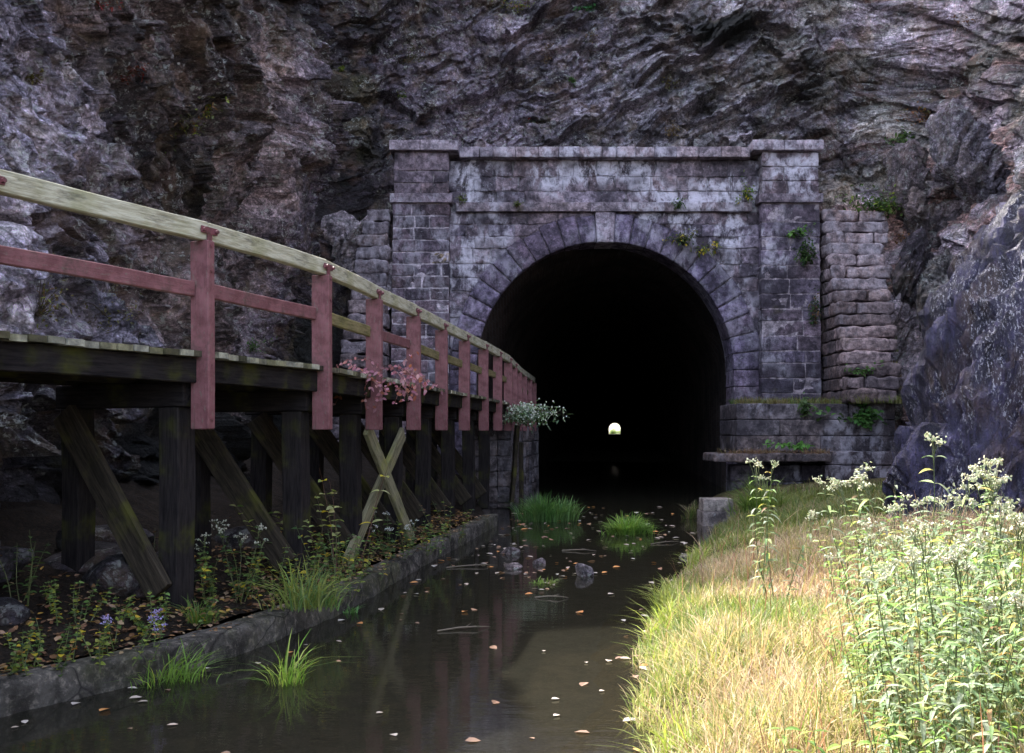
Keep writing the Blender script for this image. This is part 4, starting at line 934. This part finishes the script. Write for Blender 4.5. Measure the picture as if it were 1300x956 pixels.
plant('leafy_weed', 'tall thin weed at the left edge against the dark under the boardwalk', 'weed', kpt(25, 800, d=7.5), 5, .62, .07, .03, [(GREEN, 3), (DKG, 3), (BRN, 1)], spread=.5)
plant('leafy_weed', 'straggly weed on the dark slope under the boardwalk', 'weed', kpt(180, 770, d=8.6), 4, .6, .07, .03, [(DKG, 3), (BRN, 2)], spread=.9)
plant('arching_shrub', 'arching branches with pale yellow green leaves reaching out between the second and third posts', 'shrub', kpt(400, 700, d=10.4), 6, 1.15, .10, .045, [((.30, .34, .12), 3), (YG, 2), (GREEN, 1)], spread=.9, lean=(-.35, -.15), frac=.5, pairs=6, droop=.3, stemcol=(.09, .06, .04))
for k, (px, py, d, lb_) in enumerate([(15, 835, 6.5, 'green and yellow weed at the very bottom left corner'), (95, 800, 7.3, 'weed with yellow green leaves between the left edge and the first big post'), (190, 800, 7.6, 'yellowing weed just left of the foot of the first big post'), (275, 740, 8.9, 'weed with pale leaves just right of the first big post'), (345, 735, 9.4, 'full green weed half way between the first and second big posts'), (450, 720, 10.6, 'green weed left of the crossed braces'), (540, 690, 13, 'small weed right of the crossed braces'), (385, 690, 10.5, 'tall weed in front of the brace behind the second post')]):
    plant('leafy_weed', lb_, 'weed', kpt(px, py, d=d), 10, .33 if k < 3 else .52, .05 if k < 3 else .08, .04, [((.15, .24, .07), 3), (YG, 2), (YEL, .5), (DKG, 1), (BRN, .5)], spread=1.0, pairs=9)
# yellow leaved sapling
o = plant('yellow_leaved_sapling', 'thin sapling with a few large yellow leaves in front of the crossed braces', 'sapling', kpt(440, 720, d=10.6), 3, 1.35, .13, .06, [((.75, .6, .04), 2), (YG, 1), ((.45, .46, .2), 2)], spread=.35, lean=(.18, 0), frac=.45, pairs=4, stemcol=(.10, .05, .04), thick=.006)
# pink vine on the deck edge
t_ = thing('pink_leaved_vine', 'vine with pink and red autumn leaves spilling over the deck edge by the third post', 'vine', (-1.62, 11.4, DZ)); st = MB(); lf = MB()
for k in range(26):
    p = Vector((R.uniform(-.25, .4), R.uniform(-.3, .5), R.uniform(-.05, .12))); d = Vector((R.uniform(-.3, .8), R.uniform(-.6, .2), R.uniform(-.2, .35))).normalized(); pts = [p]
    for i in range(5): d = (d+Vector((R.gauss(0, .2), R.gauss(0, .2), -.22))).normalized(); pts.append(pts[-1]+d*.09)
    st.tube(pts, .003, 3, (.14, .05, .04))
    for q in pts[1:]:
        for _ in range(2): lf.leaf(q, (R.gauss(0, 1), R.gauss(0, 1), R.gauss(-.1, .6)), (R.gauss(0, .5), -1, .4), R.uniform(.04, .075), .035, jit(R.choice([(.42, .18, .24), (.36, .14, .2), (.5, .26, .32), (.3, .1, .07), (.24, .10, .13)])), .2)
st.build('stem', M_STEM, t_, M=W[t_.name]); lf.build('foliage', M_LEAF, t_, M=W[t_.name])
def bush(name, label, cat, c, rad, n, lL, lW, cols, flat=1., flower=None, hang=0.):
    t_ = thing(name, label, cat, c); st = MB(); lf = MB(); fl = MB()
    for k in range(max(5, n//14)):
        e = Vector((R.gauss(0, .5)*rad[0], R.gauss(0, .5)*rad[1], abs(R.gauss(0, .6))*rad[2]*(1-2*hang))); st.tube([(0, 0, 0), e*.5+Vector((0, 0, .1*rad[2])), e], [.008, .005, .002], 4, (.07, .05, .035))
        for q in range(14):
            p = e*R.uniform(.3, 1.1)+Vector((R.gauss(0, .14)*rad[0], R.gauss(0, .14)*rad[1], R.gauss(0, .16)*rad[2]))
            lf.leaf(p, (R.gauss(0, 1), R.gauss(-.3, 1), R.gauss(-.1, .6)), (R.gauss(0, .4), R.gauss(-.4, .4), 1), lL*R.uniform(.6, 1.2), lW*R.uniform(.7, 1.2), jit(R.choices([a for a, _ in cols], [b for _, b in cols])[0]), .25, 1)
            if flower and R.random() < flower: 
                m = p+Vector((0, -.02, .02)); s_ = R.uniform(.01, .02); fl.add([m+Vector((-s_, 0, -s_)), m+Vector((s_, 0, -s_)), m+Vector((s_, .01, s_)), m+Vector((-s_, .01, s_)), m+Vector((0, -s_, 0))], [(0, 1, 4), (1, 2, 4), (2, 3, 4), (3, 0, 4)], jit((.6, .62, .55), .15))
    st.build('stem', M_STEM, t_, M=W[t_.name]); lf.build('foliage', M_LEAF, t_, M=W[t_.name])
    if flower: fl.build('flowers', M_PETAL, t_, M=W[t_.name])
    return t_
bush('hanging_shrub', 'pale green shrub with whitish flowers hanging off the far boardwalk end', 'shrub', (.35, 22.6, 2.2), (.62, .45, .62), 1100, .12, .035, [(GREEN, 3), (BLUEG, 3), ((.25, .32, .2), 2)], hang=.62, flower=.5)
def onp(px, py, y): return P(px, py, y)
bush('fern', 'small fern sprouting from the frieze left of the right pilaster', 'fern', onp(948, 252, 27.8), (.35, .15, .45), 130, .13, .05, [((.2, .25, .05), 2), (GREEN, 2), (YEL, .3)])
bush('fern', 'thin yellowish fern growing from the string course above the arch', 'fern', onp(862, 262, 27.75), (.3, .15, .25), 90, .12, .035, [(GREEN, 2), (DKG, 2)])
bush('creeper', 'drooping olive creeper on the arch ring right of the keystone', 'creeper', onp(868, 305, 27.8), (.6, .15, .4), 190, .12, .05, [((.13, .13, .04), 3), (DKG, 2), (YEL, .35)], hang=.3)
bush('creeper', 'yellow tipped creeper beside the olive one on the right arch shoulder', 'creeper', onp(900, 318, 27.8), (.4, .15, .25), 80, .13, .06, [((.12, .15, .04), 2), (YEL, 1)])
bush('ivy', 'bright green ivy sprig near the top of the right pilaster', 'ivy', onp(1008, 296, 27.5), (.35, .12, .2), 60, .15, .08, [((.12, .25, .06), 3), (GREEN, 1)])
bush('ivy', 'green ivy clump climbing the gap between right pilaster and stepped wall', 'ivy', onp(1024, 332, 27.4), (.35, .2, .55), 260, .13, .07, [(GREEN, 3), (DKG, 3)])
bush('ivy', 'dark trailing ivy lower in the gap beside the right pilaster', 'ivy', onp(1035, 395, 27.4), (.18, .15, 1.3), 170, .11, .05, [(DKG, 3), (BRN, 1)], hang=.5)
bush('shrub', 'bushy green shrub on top of the right stepped wall', 'shrub', onp(1118, 268, 27.9), (1.0, .5, .6), 520, .15, .07, [(GREEN, 3), ((.11, .17, .03), 2), (DKG, 2), (YG, .5)])
bush('shrub', 'small green plant in the crevice above the right stepped wall', 'shrub', onp(1150, 182, 28.6), (.55, .4, .35), 150, .14, .07, [(GREEN, 3), (DKG, 2)])
bush('fern', 'small fern at the upper left corner by the left pilaster moulding', 'fern', onp(583, 255, 27.8), (.2, .1, .15), 30, .1, .035, [((.13, .15, .04), 2)])
bush('fern', 'tiny green fern on the string course left of the arch top', 'fern', onp(655, 262, 27.75), (.25, .1, .15), 28, .1, .03, [((.13, .15, .04), 2)])
bush('leafy_weed', 'broad leaved green weed on the face of the low block wall', 'weed', onp(1096, 535, 25.75), (.75, .2, .45), 130, .2, .15, [((.10, .22, .06), 3), (DKG, 1)])
bush('leafy_weed', 'small pale green weed growing from a joint of the low block wall', 'weed', onp(1022, 522, 25.8), (.35, .2, .4), 130, .12, .07, [((.10, .17, .06), 3), (GREEN, 1)])
bush('leafy_weed', 'bright green weed on the overhanging ledge', 'weed', onp(1005, 566, 25.2), (.5, .2, .12), 60, .16, .09, [((.12, .28, .06), 3)])
bush('leafy_weed', 'green weed on the low grassy steps of the right stepped wall', 'weed', onp(1095, 472, 25.75), (.5, .2, .2), 120, .13, .06, [((.10, .2, .06), 3), (GREEN, 2)])
def strip(name, label, x0, x1, y0, y1, z, n, h, pal, lean=.9, wid=.014, zz=None):
    x = RS.uniform(x0, x1, n); y = RS.uniform(y0, y1, n); k = fbm(x*1.6, y*1.6, None, 2, 71)+RS.normal(0, .3, n) > -.25; x, y = x[k], y[k]; n = len(x)
    return blades(name, label, np.stack([x, y], 1), np.full(n, z) if zz is None else zz(x, y), h, wid, gcols(x, y, n, 72, pal, 2), lean=lean)
strip('grass', 'olive and dry grass on top of the low block wall', 5.9, 9.95, 25.98, 27.3, 2.47, 2600, .22, [(.2, .16, .07), (.12, .16, .04), (.2, .22, .06), (.09, .14, .04)])
strip('grass', 'tufts of green and dry grass along the foot of the stepped wall', 8.7, 10.6, 25.3, 25.9, 2.47, 500, .3, [(.2, .2, .07), (.13, .17, .04)])
strip('dry_grass', 'dry reddish grass hanging from the overhanging ledge', 5.1, 7.95, 24.75, 25.5, 1.19, 900, .2, [(.2, .11, .07), (.26, .18, .12), (.14, .12, .04)], 1.6)
def stepz(x, y): return 2.49+np.clip((y-25.75)/2*16, 0, 6).astype(int)*.341
strip('grass', 'moss and short grass on the lower steps of the right wing wall', 8.8, 10.2, 25.75, 26.5, 0, 900, .16, [(.12, .17, .04), (.2, .2, .06), (.2, .13, .06)], 1., zz=stepz)
# plants rooted in the cliff
def cplant(px, py, w, h, n, cols, label, name='cliff_plant', cat='plant', lL=None, hang=.2, flower=None):
    p, nn = cast(px, py); s = p.y/F; lL = lL or max(.05, 7*s)
    return bush(name, label, cat, tuple(p+nn*.03), (w*s, max(.1, w*s*.4), h*s), n, lL, lL*.5, cols, hang=hang, flower=flower)
cplant(235, 160, 55, 45, 190, [((.10, .10, .04), 3), (BRN, 2), (YG, 1)], 'straggly plant with yellow green leaves high on the left cliff above the railing', lL=.085)
cplant(262, 145, 12, 14, 22, [(YEL, 1), (YG, 2)], 'small bright yellow leaved sprig on the left cliff above the railing', lL=.09)
cplant(207, 190, 12, 12, 22, [((.2, .35, .12), 2), (YG, 1)], 'pale green sprig low on the left cliff above the railing', lL=.07)
cplant(40, 100, 22, 12, 50, [((.16, .13, .05), 1)], 'dry olive tuft on the grey upper left rock', lL=.07)
cplant(125, 12, 34, 18, 110, [(RED, 2), ((.3, .06, .08), 1), (BRN, 1)], 'red creeper at the top left of the cliff', 'red_creeper', 'creeper', .06)
cplant(160, 95, 26, 34, 170, [(RED, 1), ((.13, .04, .03), 3)], 'dark red creeper in the hollow of the left cliff', 'red_creeper', 'creeper', .06)
cplant(434, 90, 6, 7, 14, [(YG, 1)], 'tiny lime sprig on the dark middle of the left cliff', lL=.09)
cplant(512, 122, 8, 14, 24, [(GREEN, 1), (YG, 1)], 'tiny green sprig in the dark corner above the left pilaster', lL=.1)
cplant(320, 445, 40, 16, 120, [(GREEN, 2), (DKG, 2), ((.15, .22, .1), 1)], 'green weeds at the cliff foot behind the deck between the first posts', lL=.08, hang=.05)
cplant(45, 400, 60, 50, 220, [((.12, .10, .04), 2), (BRN, 1), (YG, .5)], 'dry brown green scrub at the cliff foot behind the deck on the left', lL=.06, hang=.1)
cplant(140, 405, 50, 60, 260, [((.16, .13, .06), 3), ((.1, .1, .04), 1)], 'dry pale scrub at the cliff foot beside the first big post', lL=.05, hang=.1)
cplant(650, 12, 34, 20, 120, [((.12, .12, .03), 2), (YG, 1), (BRN, 1)], 'olive scrub at the top of the back cliff above the portal', lL=.14)
cplant(745, 12, 20, 8, 40, [((.1, .28, .12), 2)], 'bright green fern at the top of the back cliff', lL=.14)
cplant(722, 105, 14, 12, 40, [((.08, .16, .05), 2)], 'small green fern in the middle of the back cliff', lL=.12)
cplant(700, 60, 16, 40, 110, [((.14, .09, .06), 2)], 'dry hanging brown vine in the upper back cliff', lL=.1, hang=.8)
cplant(752, 40, 14, 34, 90, [((.17, .12, .10), 2)], 'dry hanging brown root tuft left of the leaning cliff crack', lL=.1, hang=.8)
cplant(848, 110, 14, 16, 50, [((.15, .11, .04), 2), (YG, .4)], 'mustard brown moss tuft in the back cliff above the coping', lL=.1)
cplant(857, 165, 16, 30, 120, [((.15, .10, .05), 2)], 'brown dry growth running down to the portal coping', lL=.1, hang=.6)
cplant(688, 155, 20, 26, 90, [((.05, .07, .04), 2), (RED, .5)], 'dark vine with a few red leaves above the coping', lL=.1, hang=.5)
cplant(520, 80, 30, 90, 260, [((.06, .065, .025), 3), (BRN, 1)], 'dark mossy growth in the inner corner of the cliff', lL=.09, hang=.5)
cplant(1175, 150, 30, 40, 200, [((.2, .09, .05), 2), ((.12, .10, .04), 1)], 'rust brown dry ferns on the right cliff above the slabs', lL=.12, hang=.4)
cplant(1165, 310, 26, 40, 150, [((.22, .10, .04), 2), (BRN, 1)], 'rust coloured leaf litter caught beside the dark angular boulder', lL=.1, hang=.4)
cplant(1230, 30, 60, 18, 120, [((.16, .08, .06), 2), (BRN, 1)], 'brown dry vines at the top right of the cliff', lL=.12, hang=.6)
# fallen leaves
def flat_leaf(mb, p, s, c, tilt=.15):
    a = R.uniform(0, 6.28); d = Vector((math.cos(a), math.sin(a), R.uniform(-tilt, tilt))); mb.leaf(p, d, (R.gauss(0, tilt), R.gauss(0, tilt), 1), s, s*R.uniform(.45, .75), c, 0, 1)
LC = [(.36, .28, .24), (.42, .36, .33), (.3, .17, .11), (.45, .2, .07), (.36, .3, .26), (.2, .12, .09), (.4, .2, .07)]
lp = []
for k in range(6):
    m = MB(); flat_leaf(m, (0, 0, 0), .075, (1, 1, 1), .12); 
    c = LC[k]; m.c = [c]*len(m.v)
    o = m.build('fallen_leaf', M_DRY); tag(o, 'fallen autumn leaf floating on the dark canal water', 'leaf', 'fallen leaves on the water'); lp.append(o)
for k in range(170):
    y = 5.2+19*R.random()**1.5; x0 = float(np.interp(y, KY, KX))+.1 if y < 18.6 else 0; x1 = float(edge(y))
    x = R.uniform(x0, x1) if R.random() < .38 else (x0+abs(R.gauss(0, .3)) if R.random() < .65 else x1-abs(R.gauss(0, .3)))
    if x > x1+.05: x = x0
    if k < 6: o = lp[k]
    else: o = R.choice(lp).copy(); COL.objects.link(o)
    o.matrix_basis = Matrix.Translation((x, y, .006)) @ Matrix.Rotation(R.uniform(0, 6.28), 4, 'Z') @ Matrix.Scale(R.uniform(.55, 1.35)*(1+.05*max(0, y-7)), 4)
m = MB()
for k in range(4200):
    y = R.uniform(4.5, 18.2); x = float(np.interp(y, KY, KX))-.36-abs(R.gauss(0, .7)); z = float(soil_z(np.array(x), np.array(y)))+.012
    if x < float(np.interp(y, KY, KX))-3.5: continue
    flat_leaf(m, (x, y, z), R.uniform(.035, .075), jit(R.choice([BRN, (.22, .12, .07), (.3, .2, .13), (.12, .06, .035), (.35, .2, .05)])), .4)
for k in range(420):
    y = R.uniform(4.5, 18.2); x = float(np.interp(y, KY, KX))-R.uniform(.05, .28); flat_leaf(m, (x, y, .225), R.uniform(.03, .06), jit(R.choice([BRN, (.3, .2, .13)])), .3)
tag(m.build('leaf_litter', M_DRY), 'brown leaf litter scattered behind the kerb under the boardwalk', kind='stuff')
m = MB()
for k in range(900):
    a, b = rp[R.randint(2, 8)], None; i = R.randint(2, 9); t0 = R.random(); p = rp[i].lerp(rp[i+1], t0); n_2 = frame(i)[1]; q = p+n_2*(WD-abs(R.gauss(0, .35))); flat_leaf(m, (q.x, q.y, DZ+.02+.05*R.random()), R.uniform(.04, .08), jit(R.choice([BRN, (.3, .18, .12), (.25, .1, .06)])), .6)
tag(m.build('leaf_litter', M_DRY), 'drift of dry leaves on the boardwalk against the cliff', kind='stuff')
for k in range(150):
    px, py = R.choice([(650, 715), (700, 668), (750, 715), (690, 735), (815, 690), (640, 690), (860, 745), (790, 665)]); px += R.gauss(0, 32); py = max(652, py+R.gauss(0, 12)); d = F*EYE/(py-HZ); x = (px-650)/F*d
    if x > float(edge(d)): continue
    o = R.choice(lp).copy(); COL.objects.link(o); o.matrix_basis = Matrix.Translation((x, d, .006)) @ Matrix.Rotation(R.uniform(0, 6.28), 4, 'Z') @ Matrix.Scale(R.uniform(.5, 1.2)*(1+.05*max(0, d-7)), 4)
for k, (px, py, L, lb_) in enumerate([(735, 700, .5, 'thin bare twig floating left of the pointed stone'), (600, 720, .7, 'dark stick lying in the water beside the kerb'), (590, 800, .5, 'short twig floating in the near canal'), (845, 690, .6, 'twig caught in the water at the grassy bank'), (700, 760, .35, 'tiny twig in the middle of the near canal')]):
    d = F*EYE/(py-HZ); m = MB(); a = R.uniform(-.6, .6); m.tube([(-L/2, 0, 0), (-L*.1, .03, .012), (L*.2, -.01, .02), (L/2, .04, .0)], [.009, .008, .006, .003], 5, (.10, .08, .06)); m.tube([(0, .01, .012), (.08, .09, .03)], [.005, .002], 4, (.1, .08, .06))
    tag(m.build('twig', M_STEM, None, False, Matrix.Translation(((px-650)/F*d, d, .008)) @ Matrix.Rotation(a, 4, 'Z')), lb_, 'twig')
# far end of the bore
fy = YP+TL+40; fx = XC+(fy-YP)*TUN
grid_obj('far_meadow', np.linspace(fx-60, fx+60, 6), np.linspace(YP+TL+2, fy+150, 8), lambda X, Y: .3+0*X, M_GROUND)
for k in range(3):
    bush('far_tree', 'green tree seen as a speck through the far end of the tunnel', 'tree', (fx-3+k*3.2, fy-R.uniform(0, 15), .3), (2.2, 2, 2.4), 500, .9, .6, [((.13, .2, .05), 2), (YG, 1)])['group'] = 'trees beyond the far tunnel mouth'
#VEG1

# ------------------------------------------------------------------ light, world, camera
EL = math.radians(48); AZ = math.radians(-36.9)
w = bpy.data.worlds.new('World'); sc.world = w; w.use_nodes = True; nt = w.node_tree
sk = nt.nodes.new('ShaderNodeTexSky'); sk.sky_type = 'NISHITA'; sk.sun_disc = False; sk.sun_elevation = EL; sk.sun_rotation = AZ
sk.air_density = .8; sk.dust_density = 3.0; sk.ozone_density = .4
bg = nt.nodes['Background']; hs = nt.nodes.new('ShaderNodeHueSaturation'); hs.inputs['Saturation'].default_value = .62; nt.links.new(sk.outputs[0], hs.inputs['Color']); nt.links.new(hs.outputs[0], bg.inputs[0]); bg.inputs[1].default_value = .15
sl_ = bpy.data.lights.new('sun', 'SUN'); sl_.energy = 2.3; sl_.angle = math.radians(.6); sl_.color = (1, .95, .86)
so = bpy.data.objects.new('sun', sl_); COL.objects.link(so)
sdir = Vector((math.sin(AZ)*math.cos(EL), math.cos(AZ)*math.cos(EL), math.sin(EL)))
so.rotation_euler = sdir.to_track_quat('Z', 'Y').to_euler(); so.location = (0, 0, 30)
cam = bpy.data.cameras.new('camera'); co = bpy.data.objects.new('camera', cam); COL.objects.link(co)
co.location = (0, 0, EYE); co.rotation_euler = (math.pi/2, 0, 0)
cam.sensor_width = 36; cam.sensor_fit = 'HORIZONTAL'; cam.lens = 36*F/1300; cam.shift_y = 70/1300; cam.clip_end = 3000; cam.clip_start = .05
sc.camera = co
sc.view_settings.view_transform = 'Standard'; sc.view_settings.look = 'None'; sc.view_settings.exposure = 3.05; sc.view_settings.gamma = 1
sc.cycles.max_bounces = 8; sc.cycles.transparent_max_bounces = 8
